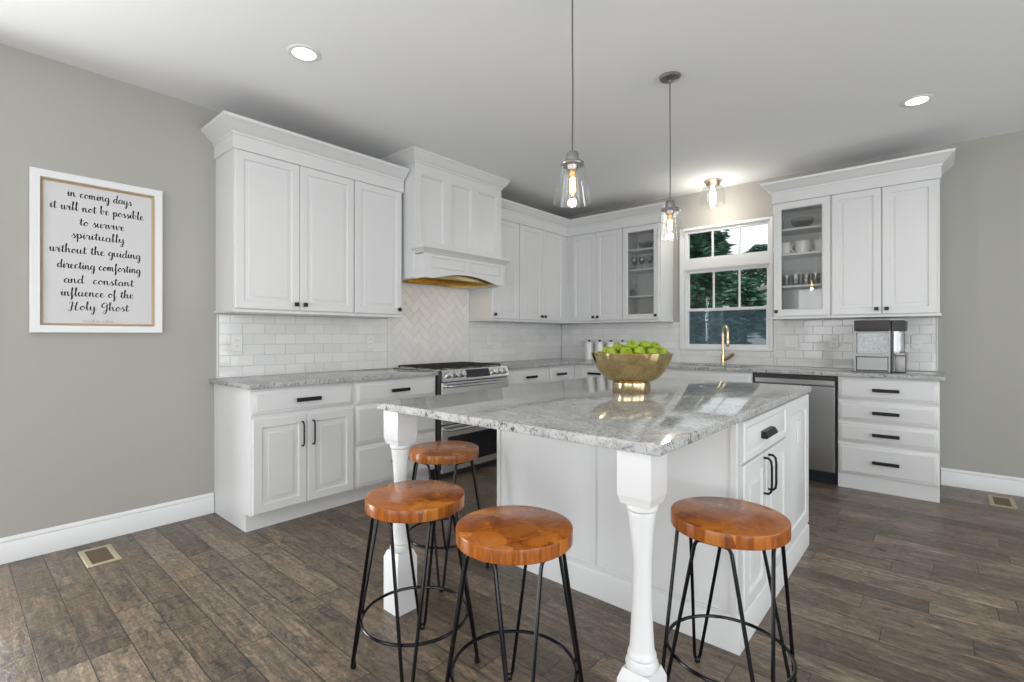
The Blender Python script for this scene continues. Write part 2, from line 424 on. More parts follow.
# glazed doors and windows of the rest of the room, one added for the fill light
for nm, ax, t0, t1, a0, a1, z0, z1 in (('door_1', 'y', -0.1, -0.04, -6.55, -5.20, 0.0, 2.15),
        ('window_3', 'y', X1 + 0.03, X1 + 0.09, -5.9, -3.8, 0.4, 2.35), ('window_4', 'y', X1 + 0.03, X1 + 0.09, -3.4, -1.3, 0.4, 2.35),
        ('window_added', 'y', X1 + 0.03, X1 + 0.09, -8.0, -6.1, 0.4, 2.35), ('window_5', 'x', Y1 - 0.09, Y1 - 0.03, 1.1, 3.2, 0.3, 2.35), ('window_6', 'x', Y1 - 0.09, Y1 - 0.03, 3.6, 5.7, 0.3, 2.35)):
    struct(frame_bars(MB(), ax, t0, t1, a0, a1, z0, z1, 0.07, 2, 2, 0.05).build(nm, M['trim']))

# kitchen window: transom above, double hung below
def kitchen_window(name, z0, z1, rows):
    o = struct(bpy.data.objects.new(name, None)); COL.objects.link(o)
    frame_bars(MB(), 'x', 0.004, 0.11, WX0 + 0.003, WX1 - 0.003, z0, z1, 0.016).build('window_frame', M['trim'], o)
    return o
win1 = kitchen_window('window_1', 2.015, WZ1, 1)
ix0, ix1 = WX0 + 0.019, WX1 - 0.019
def sash(parent, z0, z1, y0, y1, nx, wd=0.03, pname='sash'):
    s = frame_bars(MB(), 'x', y0, y1, ix0, ix1, z0, z1, wd, nx, 1, 0.018).build(pname, M['trim'], parent)
    MB().box(ix0 + wd, ix1 - wd, (y0 + y1) / 2 - 0.002, (y0 + y1) / 2 + 0.002, z0 + wd, z1 - wd).build('pane', M['pane'], s)
    return s
sash(win1, 2.031, WZ1 - 0.016, 0.012, 0.040, 3, 0.014)
win2 = kitchen_window('window_2', WZ0, 1.925, 2)
sash(win2, 1.47, 1.909, 0.034, 0.056, 3, 0.026)
s2 = sash(win2, WZ0 + 0.016, 1.50, 0.008, 0.033, 1, 0.026)
MB().box(ix0, ix1, 0.064, 0.066, WZ0 + 0.016, 1.48).build('insect_screen', M['screen'], win2)
MB().box(2.04, 2.10, 0.010, 0.03, 1.498, 1.515, 0.004).build('sash_lock', M['trim'], s2)
struct(MB().box(WX0, WX1, -0.006, 0.12, 1.925, 2.015).build('trim_1', M['trim']))
cs = MB()
prof = [(0.0, 0.0)]
for (a0, a1, z0, z1) in ((WX0 - 0.042, WX0 + 0.004, WZ0 - 0.022, WZ1 + 0.028), (WX1 - 0.004, WX1 + 0.022, WZ0 - 0.022, WZ1 + 0.028),
                         (WX0 + 0.004, WX1 - 0.004, WZ1 - 0.002, WZ1 + 0.028), (WX0 + 0.004, WX1 - 0.004, WZ0 - 0.022, WZ0 + 0.004)):
    cs.box(a0, a1, -0.022, 0.0, z0, z1, 0.004)
struct(cs.build('trim_2', M['trim']))

bprof = [(0, 0), (0.016, 0), (0.016, 0.100), (0.013, 0.106), (0.009, 0.109), (0.012, 0.114), (0.011, 0.122), (0.006, 0.130), (0, 0.136)]
struct(MB().sweep([(0, -4.105), (0, -5.19)][::-1], bprof).build('baseboard_left', M['trim'], sharp=60))
struct(MB().sweep([(3.757, 0), (X1, 0)], bprof).build('baseboard_back', M['trim'], sharp=60))
struct(MB().sweep([(X1, 0), (X1, Y1)], bprof).build('baseboard_right', M['trim'], sharp=60))

# ---------------------------------------------------------------- cabinet fronts
RAISED = [(0, 0.005), (0.005, 0), (0.052, 0), (0.058, 0.009), (0.064, 0.0095), (0.092, 0.0042), (0.0935, 0.0), (0.096, 0.0)]
SOFT = [(0, 0.004), (0.004, 0), (0.052, 0), (0.057, 0.007), (0.063, 0.0075), (0.084, 0.0035), (0.0855, 0.0005), (0.088, 0.0005)]
SLAB = [(0, 0.012), (0.004, 0.009), (0.016, 0.006), (0.024, 0.0)]
def knob(parent, x, z, y=-0.0):
    mb = MB(); mb.box(x - 0.006, x + 0.006, y - 0.016, y + 0.001, z - 0.006, z + 0.006)
    mb.box(x - 0.0145, x + 0.0145, y - 0.028, y - 0.014, z - 0.0145, z + 0.0145, 0.003)
    return mb.build('knob', M['pull'], parent)
def bar_pull(parent, x, z, y=0.0, L=0.165):
    mb = MB()
    for s in (-1, 1): mb.box(x + s * (L / 2 - 0.022) - 0.007, x + s * (L / 2 - 0.022) + 0.007, y - 0.026, y + 0.001, z - 0.007, z + 0.007)
    mb.box(x - L / 2, x + L / 2, y - 0.036, y - 0.024, z - 0.0125, z + 0.0125, 0.003)
    return mb.build('pull', M['pull'], parent)
def bow_pull(parent, x, z, y=0.0, L=0.155):
    mb = MB(); h = L / 2
    mb.tube([(x, y + 0.001, z - h), (x, y - 0.018, z - h), (x, y - 0.028, z - h + 0.010), (x, y - 0.031, z - h + 0.03), (x, y - 0.031, z + h - 0.03),
             (x, y - 0.028, z + h - 0.010), (x, y - 0.018, z + h), (x, y + 0.001, z + h)], 0.0052, 8)
    return mb.build('handle', M['pull'], parent)
YF = -0.02              # the front of a door in front of the carcass face at local y = 0

def glass_door(parent, x0, x1, z0, z1, st=0.062):
    mb = MB(); yf = YF
    def rect(i, y): return [(x0 + i, y, z0 + i), (x1 - i, y, z0 + i), (x1 - i, y, z1 - i), (x0 + i, y, z1 - i)]
    mb.rings([rect(st, 0), rect(0, 0), rect(0, yf + 0.004), rect(0.004, yf), rect(st - 0.008, yf), rect(st, yf + 0.008), rect(st, 0)], False, False)
    bmesh.ops.remove_doubles(mb.bm, verts=mb.bm.verts[:], dist=1e-6)
    d = mb.build('door', M['white'], parent)
    MB().box(x0 + st - 0.004, x1 - st + 0.004, yf + 0.010, yf + 0.013, z0 + st - 0.004, z1 - st + 0.004).build('glass_pane', M['glass'], d)
    return d

UB, UT = 1.376, 2.425
def upper(label, loc, rz, W, doors, depth=0.315, glass=False, lip=(1, 1), group='white wall cabinets'):
    t = thing('wall_cabinet', label, 'cabinet', loc, rz, group)
    mb = MB(); e0 = 0.012 if lip[0] else 0; e1 = 0.012 if lip[1] else 0
    if glass:
        th = 0.018
        mb.box(0, 0.022, 0, depth, UB, UT); mb.box(W - 0.022, W, 0, depth, UB, UT)
        mb.box(0.022, W - 0.022, depth - th, depth, UB, UT); mb.box(0.022, W - 0.022, 0, depth - th, UB, UB + 0.02); mb.box(0.022, W - 0.022, 0, depth - th, UT - 0.04, UT)
    else:
        mb.box(0, W, 0, depth, UB, UT)
    mb.build('body', M['white'], t)
    MB().box(-e0, W + e1, -0.030, depth, 1.357, UB, 0.004).build('light_rail', M['white'], t)
    for x0, x1, kx in doors:
        if glass: d = glass_door(t, x0, x1, 1.383, 2.408)
        else: d = MB().panel(x0, x1, 1.383, 2.408, 0, YF, SOFT).build('door', M['white'], t)
        knob(d, kx, 1.425, YF)
    return t
R90 = PI / 2
XF = 0.315              # wall cabinet face
def L_loc(y): return (XF, y, 0)
U1 = upper('wide white wall cabinet nearest the framed quote, two doors', L_loc(-4.09), R90, 0.86, [(0.004, 0.426, 0.396), (0.430, 0.852, 0.460)], lip=(1, 0))
U2 = upper('narrow one-door white wall cabinet just left of the range hood', L_loc(-3.23), R90, 0.445, [(0.006, 0.440, 0.408)], lip=(0, 0))
U3 = upper('narrow one-door white wall cabinet just right of the range hood', L_loc(-1.685), R90, 0.435, [(0.006, 0.429, 0.036)], lip=(0, 0))
U4 = upper('two-door white wall cabinet on the hood wall beside the corner', L_loc(-1.25), R90, 0.9345, [(0.006, 0.408, 0.378), (0.412, 0.814, 0.442)], lip=(0, 0))
U5 = upper('two-door white wall cabinet on the window wall next to the corner', (0.3155, -XF, 0), 0, 0.746, [(0.077, 0.407, 0.379), (0.411, 0.741, 0.439)], lip=(0, 0))
G1 = upper('glass-door white wall cabinet left of the window', (1.062, -XF, 0), 0, 0.448, [(0.006, 0.432, 0.402)], glass=True, lip=(0, 1))
G2 = upper('glass-door white wall cabinet right of the window', (2.595, -XF, 0), 0, 0.45, [(0.006, 0.444, 0.030)], glass=True, lip=(1, 0))
U6 = upper('two-door white wall cabinet above the ice maker', (3.045, -XF, 0), 0, 0.705, [(0.006, 0.346, 0.316), (0.352, 0.692, 0.382)], lip=(0, 1))
for g, x0, zs in ((G1, 1.062, (1.652, 1.945, 2.168)), (G2, 2.595, (1.663, 1.953, 2.18))):
    for z in zs:
        MB().box(0.022, 0.426, 0.03, 0.297, z - 0.018, z).build('shelf', M['white'], g)

crown = [(0, 2.41), (0.012, 2.412), (0.012, 2.50), (0.018, 2.505), (0.020, 2.518), (0.032, 2.526), (0.050, 2.542), (0.068, 2.562), (0.082, 2.574),
         (0.088, 2.578), (0.092, 2.596), (0, 2.596)]
F = XF + 0.006
def moulding(label, path, prof):
    return tag(MB().sweep(path, prof).build('crown_molding', M['white'], sharp=40), label, 'molding', 'crown moldings on the wall cabinets')
moulding('white crown molding on the wall cabinets left of the range hood', [(0.0, -4.088), (F, -4.088), (F, -2.768)], crown)
moulding('white crown molding running round the corner cabinets up to the window', [(F, -1.68), (F, -F), (1.508, -F), (1.508, -0.001)], crown)
moulding('white crown molding on the wall cabinets right of the window', [(2.598, -0.001), (2.598, -F), (3.747, -F), (3.747, -0.001)], crown)

# ---------------------------------------------------------------- range hood
hx, hy0, hy1 = 0.445, -2.755, -1.69
hood = thing('range_hood', 'white panelled wooden range hood above the stove', 'range hood', (hx, hy0, 0), R90)
W = hy1 - hy0                                  # local x = along the wall, local -y = into the room
hbk = hx - 0.014
mb = MB(); mb.box(0, W, 0, hbk, 1.90, 2.745); mb.box(0, 0.062, 0, hbk, 1.69, 1.90); mb.box(W - 0.075, W, 0, hbk, 1.69, 1.90); mb.box(0.062, W - 0.075, hbk - 0.02, hbk, 1.69, 1.90)
mb.build('body', M['white'], hood)
# face frame with three sunk panels
mb = MB(); px = [(0.065, 0.320), (0.405, 0.660), (0.745, 1.000)]
zz0, zz1 = 2.005, 2.565
mb.box(0, W, -0.022, 0, zz1, 2.66); mb.box(0, W, -0.022, 0, 1.90, zz0)
xs = [0] + [q for p in px for q in p] + [W]
for i in range(0, len(xs), 2): mb.box(xs[i], xs[i + 1], -0.022, 0, zz0, zz1)
mb.build('face_frame', M['white'], hood)
for a, b in px: MB().panel(a, b, zz0, zz1, 0.0, -0.002, [(0, -0.014), (0.009, -0.013), (0.016, 0.0), (0.020, 0.0)]).build('panel', M['white'], hood)
MB().sweep([(0, hbk), (0, -0.022), (W, -0.022), (W, hbk)],
           [(0, 2.648), (0.008, 2.652), (0.010, 2.664), (0.020, 2.670), (0.026, 2.680), (0.040, 2.696), (0.052, 2.718), (0.057, 2.726), (0.062, 2.730), (0.062, 2.747), (0, 2.747)]
           ).build('crown', M['white'], hood)
# mantle: arched box with a ledge
d0 = -0.115; m0, m1 = 0.024, W - 0.065
def arch(n=20, e=0.10, zb=1.688, hgt=0.055):
    pts = [(m0, zb), (m0 + e, zb)]
    for k in range(1, n): 
        u = k / n; pts.append((m0 + e + (m1 - m0 - 2 * e) * u, zb + hgt * math.sin(PI * u)))
    return pts + [(m1 - e, zb), (m1, zb)]
fr = MB(); A = arch(); poly = A + [(m1, 1.905), (m0, 1.905)]
fr.prism(poly, d0, d0 + 0.022, 'y')
fr.box(m0, m0 + 0.02, d0 + 0.022, 0.0, 1.688, 1.925); fr.box(m1 - 0.02, m1, d0 + 0.022, 0.0, 1.688, 1.925); fr.box(m0, m1, d0 + 0.022, 0.0, 1.885, 1.905)
man = fr.build('mantle', M['white'], hood)
for a, b in ((m0 + 0.075, m0 + 0.455), (m0 + 0.52, m1 - 0.055)):
    mb = MB()   # raised bead round each little panel, its lower rail following the arch
    zt, zl = 1.872, 1.775
    mb.box(a, b, d0 - 0.008, d0, zt - 0.012, zt, 0.003); mb.box(a, b, d0 - 0.008, d0, zl, zl + 0.012, 0.003)
    mb.box(a, a + 0.012, d0 - 0.008, d0, zl + 0.012, zt - 0.012, 0.003); mb.box(b - 0.012, b, d0 - 0.008, d0, zl + 0.012, zt - 0.012, 0.003)
    mb.build('panel_molding', M['white'], man)
MB().sweep([(m0 + 0.001, 0.0), (m0 + 0.001, d0 + 0.001), (m1 - 0.001, d0 + 0.001), (m1 - 0.001, 0.0)],
           [(0, 1.890), (0.014, 1.893), (0.020, 1.905), (0.036, 1.914), (0.048, 1.926), (0.052, 1.928), (0.052, 1.942), (0, 1.942)]).build('ledge', M['white'], hood)
MB().box(m0, m1, d0, 0.0, 1.906, 1.925).build('ledge_top', M['white'], hood)
# stainless liner set into the underside, with two lit lamps
ln = MB(); li0, li1, lj0, lj1 = 0.074, W - 0.085, d0 + 0.034, hbk - 0.030
def rc(i, z): return [(li0 + i, lj0 + i, z), (li1 - i, lj0 + i, z), (li1 - i, lj1 - i, z), (li0 + i, lj1 - i, z)]
ln.rings([rc(-0.008, 1.694), rc(0.004, 1.694), rc(0.010, 1.70), rc(0.016, 1.862), rc(0.016, 1.868), rc(-0.008, 1.868)], False, False)
ln.rings([rc(0.016, 1.862), rc(0.016, 1.868)])
M['liner'] = mat('lamp_tinted_steel', (0.70, 0.56, 0.30), 0.16, 1.0)  # warm lamp glow painted into the stainless steel's colour
lin = ln.build('liner', M['liner'], hood)
for fx in (0.27, 0.73):
    MB().lathe([(0.030, 1.855), (0.034, 1.8625)], (W * fx, 0.10, 0), 20).build('lamp', M['hoodlamp'], lin)
    d = bpy.data.lights.new('hood_lamp_light', 'SPOT'); d.energy = 1.0; d.color = (1.0, 0.70, 0.34); d.spot_size = 2.9; d.spot_blend = 0.8; d.shadow_soft_size = 0.03
    lo = bpy.data.objects.new('hood_lamp_light', d); COL.objects.link(lo); lo.parent = hood; lo.location = (W * fx, 0.10, 1.84)

# ---------------------------------------------------------------- backsplash tiles
def tile_quad(mb, c, u, v, hw, hh, n, th=0.0035, bev=0.0016, rnd=0.005):
    """a slightly pillowed tile centred at c, half sizes hw/hh along unit vectors u/v, out along n; laid by hand, so tilted a touch"""
    c = Vector(c); a, b = random.uniform(-rnd, rnd), random.uniform(-rnd, rnd); nn = Vector(n)
    def P(s, t_, d): return c + u * s + v * t_ + nn * (d + (a * s + b * t_ if d > 0.001 else 0))
    R = [[P(-hw, -hh, 0), P(hw, -hh, 0), P(hw, hh, 0), P(-hw, hh, 0)],
         [P(-hw, -hh, th - 0.001), P(hw, -hh, th - 0.001), P(hw, hh, th - 0.001), P(-hw, hh, th - 0.001)],
         [P(-hw + bev, -hh + bev, th), P(hw - bev, -hh + bev, th), P(hw - bev, hh - bev, th), P(-hw + bev, hh - bev, th)]]
    mb.rings(R, False, True)
TW, TH, GR = 0.1524, 0.0762, 0.0026
def subway(mb, origin, u, n, a0, a1, z0, z1, phase=0.0):
    rows = int(math.ceil((z1 - z0) / TH - 1e-6)); V = Vector((0, 0, 1))
    for r in range(rows):
        b0 = z0 + r * TH; b1 = min(b0 + TH, z1)
        if b1 - b0 < 0.012: continue
        k = a0 - TW + (TW / 2 if r % 2 else 0) + phase
        while k < a1:
            c0, c1 = max(k, a0), min(k + TW, a1)
            if c1 - c0 > 0.012:
                c = Vector(origin) + u * ((c0 + c1) / 2) + V * ((b0 + b1) / 2)
                tile_quad(mb, c, u, V, (c1 - c0 - GR) / 2, (b1 - b0 - GR) / 2, n)
            k += TW
UY, UX = Vector((0, 1, 0)), Vector((1, 0, 0))
BT = 1.357 - CT
def splash(label, slab_box, tiles):
    t = thing('tile_backsplash', label, 'backsplash', group='white tile backsplashes')
    MB().box(*slab_box).build('grout_bed', M['grout'], t)
    mb = MB(); tiles(mb); mb.build('tiles', M['tile'], t, smooth=False)
    return t
ZB = CT + 0.0003
left_sp = splash('white subway tile backsplash between the framed quote and the herringbone', (0.0005, 0.005, -4.078, -2.702, ZB, 1.356),
       lambda mb: subway(mb, (0.005, 0, 0), UY, (1, 0, 0), -4.074, -2.702, ZB, 1.356))
MB().box(0.0005, 0.012, -4.086, -4.078, ZB, 1.356).build('edge_trim', M['trim'], left_sp)
splash('white subway tile backsplash from the herringbone to the corner', (0.0005, 0.005, -1.682, -0.0005, ZB, 1.356),
       lambda mb: subway(mb, (0.005, 0, 0), UY, (1, 0, 0), -1.682, -0.006, ZB, 1.356, 0.05))
def window_tiles(mb):
    subway(mb, (0, -0.005, 0), UX, (0, -1, 0), 0.012, WX0 - 0.043, ZB, 1.356)
    subway(mb, (0, -0.005, 0), UX, (0, -1, 0), WX0 - 0.042, WX1 + 0.022, ZB, WZ0 - 0.024, 0.066)
    subway(mb, (0, -0.005, 0), UX, (0, -1, 0), WX1 + 0.024, 3.728, ZB, 1.356, 0.03)
sp = thing('tile_backsplash', 'white subway tile backsplash along the window wall', 'backsplash', group='white tile backsplashes')
MB().box(0.012, WX0 - 0.043, -0.005, -0.0005, ZB, 1.356).box(WX0 - 0.043, WX1 + 0.023, -0.005, -0.0005, ZB, WZ0 - 0.023).box(WX1 + 0.023, 3.73, -0.005, -0.0005, ZB, 1.356).build('grout_bed', M['grout'], sp)
mb = MB(); window_tiles(mb); mb.build('tiles', M['tile'], sp, smooth=False)
MB().box(3.73, 3.738, -0.012, -0.0005, ZB, 1.356).build('edge_trim', M['trim'], sp)

def herring(mb):
    y0, y1, z0, z1 = -2.665, -1.72, ZB + 0.02, 1.70
    c45 = math.cos(PI / 4); a = Vector((0, c45, c45)); b = Vector((0, -c45, c45)); c0 = Vector((0.005, (y0 + y1) / 2, 1.3))
    Wd = TH; 
    for i in range(-14, 15):
        for j in range(-14, 15):
            # herringbone of 2:1 tiles on a grid: a horizontal at (i*W + ..) and a vertical beside it
            bx_, by_ = i * Wd + j * 2 * Wd, i * Wd - j * 2 * Wd
            for kind in (0, 1):
                if kind == 0: cx, cy, hw, hh = bx_ + Wd, by_ + Wd / 2, Wd, Wd / 2
                else: cx, cy, hw, hh = bx_ + Wd / 2 , by_ + Wd + Wd, Wd / 2, Wd
                p = c0 + a * cx + b * cy
                if not (y0 - 0.13 < p.y < y1 + 0.13 and z0 - 0.13 < p.z < z1 + 0.13): continue
                tile_quad(mb, p, a, b, hw - GR / 2, hh - GR / 2, (1, 0, 0), rnd=0.012)
    for co, no in (((0, y0, 0), (0, -1, 0)), ((0, y1, 0), (0, 1, 0)), ((0, 0, z0), (0, 0, -1)), ((0, 0, z1), (0, 0, 1))):
        bmesh.ops.bisect_plane(mb.bm, geom=mb.bm.verts[:] + mb.bm.edges[:] + mb.bm.faces[:], plane_co=co, plane_no=no, clear_outer=True)
hb = thing('tile_backsplash', 'white herringbone tile panel on the wall between stove and hood', 'backsplash', group='white tile backsplashes')
MB().box(0.0005, 0.005, -2.70, -1.684, ZB, 1.74).build('grout_bed', M['grout'], hb)
mb = MB(); herring(mb); mb.build('tiles', M['tile'], hb, smooth=False)
mb = MB(); V = Vector((0, 0, 1))
for y in (-2.682, -1.703):
    z = ZB
    while z < 1.70: tile_quad(mb, (0.005, y, z + TW / 2), UY, V, 0.015, TW / 2 - 0.001, (1, 0, 0)); z += TW
for z in (ZB + 0.009, 1.718):
    y = -2.665
    while y < -1.76: tile_quad(mb, (0.005, y + 0.0787, z), UY, V, 0.0777, 0.009, (1, 0, 0), bev=0.003); y += 0.1575
mb.build('border_tiles', M['tile'], hb, smooth=False)

def outlet(label, loc, rz, gangs=1, switch=False):
    t = thing('wall_outlet', label, 'outlet', loc, rz, 'outlets and switches in the backsplash'); hw = 0.035 if gangs == 1 else 0.058
    MB().box(-hw, hw, -0.0185, -0.011, -0.057, 0.057, 0.002).build('cover_plate', M['plastic'], t)
    for g in range(gangs):
        cx = 0 if gangs == 1 else (-0.023, 0.023)[g]
        if switch: MB().box(cx - 0.0165, cx + 0.0165, -0.0205, -0.018, -0.034, 0.034, 0.001).build('switch', M['plastic'], t)
        else:
            for z in (-0.020, 0.020):
                f = MB().box(cx - 0.0165, cx + 0.0165, -0.0205, -0.018, z - 0.014, z + 0.014, 0.003).build('receptacle', M['plastic'], t)
                for q in (-1, 1): MB().box(cx + q * 0.006 - 0.0014, cx + q * 0.006 + 0.0014, -0.0210, -0.0203, z - 0.005, z + 0.005).build('slot', M['slot'], f)
    return t
outlet('white wall outlet in the tile nearest the framed quote', (0, -3.96, 1.152), R90)
outlet('white wall outlet in the tile just left of the herringbone', (0, -2.885, 1.155), R90)
outlet('white wall outlet in the tile just right of the stove', (0, -1.392, 1.16), R90)
outlet('white wall outlet in the tile of the hood wall near the corner', (0, -0.54, 1.16), R90)
outlet('white wall outlet in the window-wall tile by the corner', (0.19, 0, 1.16), 0)
outlet('white double switch plate just right of the window', (2.68, 0, 1.155), 0, 2, True)
outlet('white single wall outlet between the switch plate and the ice maker', (3.026, 0, 1.155), 0)
outlet('white wall plate right of the ice maker', (3.60, 0, 1.155), 0)

# ---------------------------------------------------------------- base cabinets
FB = 0.61               # carcass face
def base(label, loc, rz, W, drawers, doors=(), toe=0.075, depth=FB, side=None, pulls=True, extra_end=None):
    t = thing('base_cabinet', label, 'cabinet', loc, rz, 'white base cabinets')
    mb = MB(); mb.box(0, W, 0, depth - 0.001, 0.112, 0.882); mb.box(0, W, toe, depth - 0.001, 0.0, 0.112)
    mb.build('body', M['white'], t)
    for x0, x1, z0, z1, pl in drawers:
        d = MB().panel(x0, x1, z0, z1, 0, YF, SLAB).build('drawer', M['white'], t)
        if pl: bar_pull(d, (x0 + x1) / 2, (z0 + z1) / 2 - (0 if z1 - z0 < 0.2 else 0.0), YF)
    for x0, x1, z0, z1, hxx in doors:
        d = MB().panel(x0, x1, z0, z1, 0, YF, RAISED).build('door', M['white'], t)
        bow_pull(d, hxx, 0.573, YF)
    return t
base('white base cabinet nearest the framed quote, one drawer above two doors', (FB, -4.10, 0), R90, 0.69,
     [(0.006, 0.682, 0.722, 0.868, 1)], [(0.006, 0.342, 0.122, 0.696, 0.308), (0.346, 0.682, 0.122, 0.696, 0.380)])
base('white three-drawer base cabinet left of the stove', (FB, -3.41, 0), R90, 0.752,
     [(0.012, 0.742, 0.722, 0.868, 1), (0.012, 0.742, 0.430, 0.702, 1), (0.012, 0.742, 0.125, 0.410, 1)])
base('white drawer base cabinet just right of the stove', (FB, -1.775, 0), R90, 0.675, [(0.008, 0.667, 0.722, 0.862, 1)], [(0.008, 0.336, 0.122, 0.70, 0.30), (0.340, 0.667, 0.122, 0.70, 0.376)])
base('narrow white drawer cabinet on the hood wall in the corner', (FB, -1.10, 0), R90, 0.489, [(0.006, 0.36, 0.722, 0.862, 1)], [(0.006, 0.36, 0.122, 0.70, 0.325)])
base('white base cabinet on the window wall behind the gold bowl', (0.6115, -FB, 0), 0, 0.898, [(0.083, 0.488, 0.722, 0.862, 1), (0.493, 0.893, 0.722, 0.862, 1)],
     [(0.083, 0.488, 0.122, 0.70, 0.453), (0.493, 0.893, 0.122, 0.70, 0.528)])
def sink_base():
    t = thing('base_cabinet', 'white sink base cabinet under the window', 'cabinet', (1.51, -FB, 0), 0, 'white base cabinets')
    mb = MB(); mb.box(0, 0.985, 0, 0.02, 0.112, 0.882); mb.box(0, 0.018, 0.02, 0.60, 0.112, 0.882); mb.box(0.967, 0.985, 0.02, 0.60, 0.112, 0.882)
    mb.box(0.018, 0.967, 0.02, 0.60, 0.112, 0.13); mb.box(0, 0.985, 0.075, 0.60, 0, 0.112); mb.build('body', M['white'], t)
    for a, b, k in ((0.006, 0.490, 0.456), (0.494, 0.979, 0.53)):
        d = MB().panel(a, b, 0.122, 0.70, 0, YF, RAISED).build('door', M['white'], t); bow_pull(d, k, 0.573, YF)
    MB().panel(0.006, 0.979, 0.722, 0.862, 0, YF, SLAB).build('false_front', M['white'], t)
sink_base()
base('white four-drawer base cabinet at the right end under the ice maker', (3.132, -FB, 0), 0, 0.618,
     [(0.006, 0.612, 0.708, 0.868, 1), (0.006, 0.612, 0.540, 0.686, 1), (0.006, 0.612, 0.372, 0.518, 1), (0.006, 0.612, 0.118, 0.350, 1)], toe=0.004)

# dishwasher
dw = thing('dishwasher', 'stainless steel dishwasher between sink and end drawers', 'dishwasher', (2.507, -FB, 0), 0)
MB().box(0.012, 0.613, 0.01, 0.57, 0.08, 0.872).build('tub', M['dark'], dw)
dd = MB().box(0.016, 0.606, -0.030, 0.008, 0.105, 0.792, 0.004).build('door', M['steel'], dw)
MB().prism([(-0.030, 0.842), (0.008, 0.842), (0.008, 0.794), (-0.018, 0.794), (-0.030, 0.806)], 0.016, 0.606, 'x').build('control_strip', M['steel'], dw)
MB().box(0.004, 0.613, -0.012, 0.008, 0.846, 0.876).box(0.004, 0.014, -0.012, 0.008, 0.105, 0.846).box(0.608, 0.616, -0.012, 0.008, 0.105, 0.846).build('black_surround', M['dark'], dw)
MB().box(0.012, 0.613, 0.055, 0.07, 0.0, 0.095).build('toe_panel', M['navy'], dw)

# ---------------------------------------------------------------- worktops, sink, faucet
def rounded(poly, r, which, n=5):
    out = []; m = len(poly)
    for i, p in enumerate(poly):
        if i not in which: out.append(p); continue
        P = Vector(p); a = (Vector(poly[i - 1]) - P).normalized(); b = (Vector(poly[(i + 1) % m]) - P).normalized()
        c = P + (a + b) * r
        p0, p1 = P + a * r, P + b * r; a0 = math.atan2(p0.y - c.y, p0.x - c.x); a1 = math.atan2(p1.y - c.y, p1.x - c.x)
        da = (a1 - a0 + PI) % (2 * PI) - PI
        out += [(c.x + r * math.cos(a0 + da * k / n), c.y + r * math.sin(a0 + da * k / n)) for k in range(n + 1)]
    return out
def worktop(name, label, outer, holes=()):
    mb = MB(); mb.slab(outer, list(holes), CT - 0.031, CT)
    bm = mb.bm; bmesh.ops.recalc_face_normals(bm, faces=bm.faces[:])
    es = [e for e in bm.edges if len(e.link_faces) == 2 and e.calc_face_angle(0) > 1.2 and abs(e.verts[0].co.z - e.verts[1].co.z) < 1e-4
          and not all(v.co.x < 0.01 for v in e.verts) and not all(v.co.y > -0.01 for v in e.verts)]
    bmesh.ops.bevel(bm, geom=es, offset=0.004, segments=2, affect='EDGES', profile=0.5)
    edge_faces(bm)
    return tag(mb.build(name, [M['granite'], M['granite_edge']], sharp=50), label, 'countertop', 'grey granite countertops along the walls')
CE = 0.652
worktop('countertop', 'grey granite countertop left of the stove', rounded([(0.0005, -4.128), (CE, -4.128), (CE, -2.662), (0.0005, -2.662)], 0.015, (1,)))
SX0, SX1, SY0, SY1 = 1.72, 2.40, -0.53, -0.15
worktop('countertop', 'grey granite countertop running round the corner under the window',
        rounded([(0.0005, -0.0005), (0.0005, -1.782), (CE, -1.782), (CE, -CE), (3.782, -CE), (3.782, -0.0005)], 0.015, (4,)),
        [rounded([(SX0, SY0), (SX1, SY0), (SX1, SY1), (SX0, SY1)], 0.03, (0, 1, 2, 3))])
sk = thing('kitchen_sink', 'undermount steel sink below the window', 'sink', ((SX0 + SX1) / 2, (SY0 + SY1) / 2, 0.66))
mb = MB(); w2, d2 = (SX1 - SX0) / 2 - 0.004, (SY1 - SY0) / 2 - 0.004; zt = CT - 0.033 - 0.66
def rr(o, z): return [(-w2 - o, -d2 - o, z), (w2 + o, -d2 - o, z), (w2 + o, d2 + o, z), (-w2 - o, d2 + o, z)]
mb.rings([rr(0.02, zt), rr(0.02, zt - 0.004), rr(0.006, zt - 0.004), rr(0.006, -0.006), rr(0, -0.006)], False, True)
mb.rings([rr(0.02, zt), rr(0, zt), rr(-0.004, 0.01), rr(-0.03, 0.0)], False, True)
mb.build('basin', M['steel'], sk)
MB().lathe([(0.04, 0.001), (0.045, 0.004), (0.02, 0.003)], (0, 0, 0), 20).build('drain', M['chrome'], sk)

fc = thing('faucet', 'brass gooseneck faucet standing behind the sink', 'faucet', (2.075, -0.09, CT))
MB().lathe([(0.027, 0), (0.027, 0.006), (0.022, 0.012), (0.021, 0.10), (0.017, 0.105)], n=20).build('base', M['brass'], fc)
dx, dy = 0.62, -0.78; pts = [(0, 0, 0.10), (0, 0, 0.31)]
R_ = 0.062
for k in range(1, 15):
    a = PI * k / 14; pts.append((dx * R_ * (1 - math.cos(a)), dy * R_ * (1 - math.cos(a)), 0.325 + R_ * 1.05 * math.sin(a)))
pts.append((dx * 2 * R_, dy * 2 * R_, 0.26))
MB().tube(pts, 0.0130, 12).build('spout', M['brass'], fc)
q = (dx * 2 * R_, dy * 2 * R_)
MB().lathe([(0.0125, 0.262), (0.016, 0.25), (0.0165, 0.19), (0.014, 0.185)], (*q, 0), 16).build('spray_head', M['brass'], fc)
MB().tube([(0.018, -0.004, 0.050), (0.045, -0.010, 0.062), (0.085, -0.02, 0.094), (0.112, -0.028, 0.114)], [0.018, 0.020, 0.019, 0.016], 12).build('lever', M['brass'], fc)

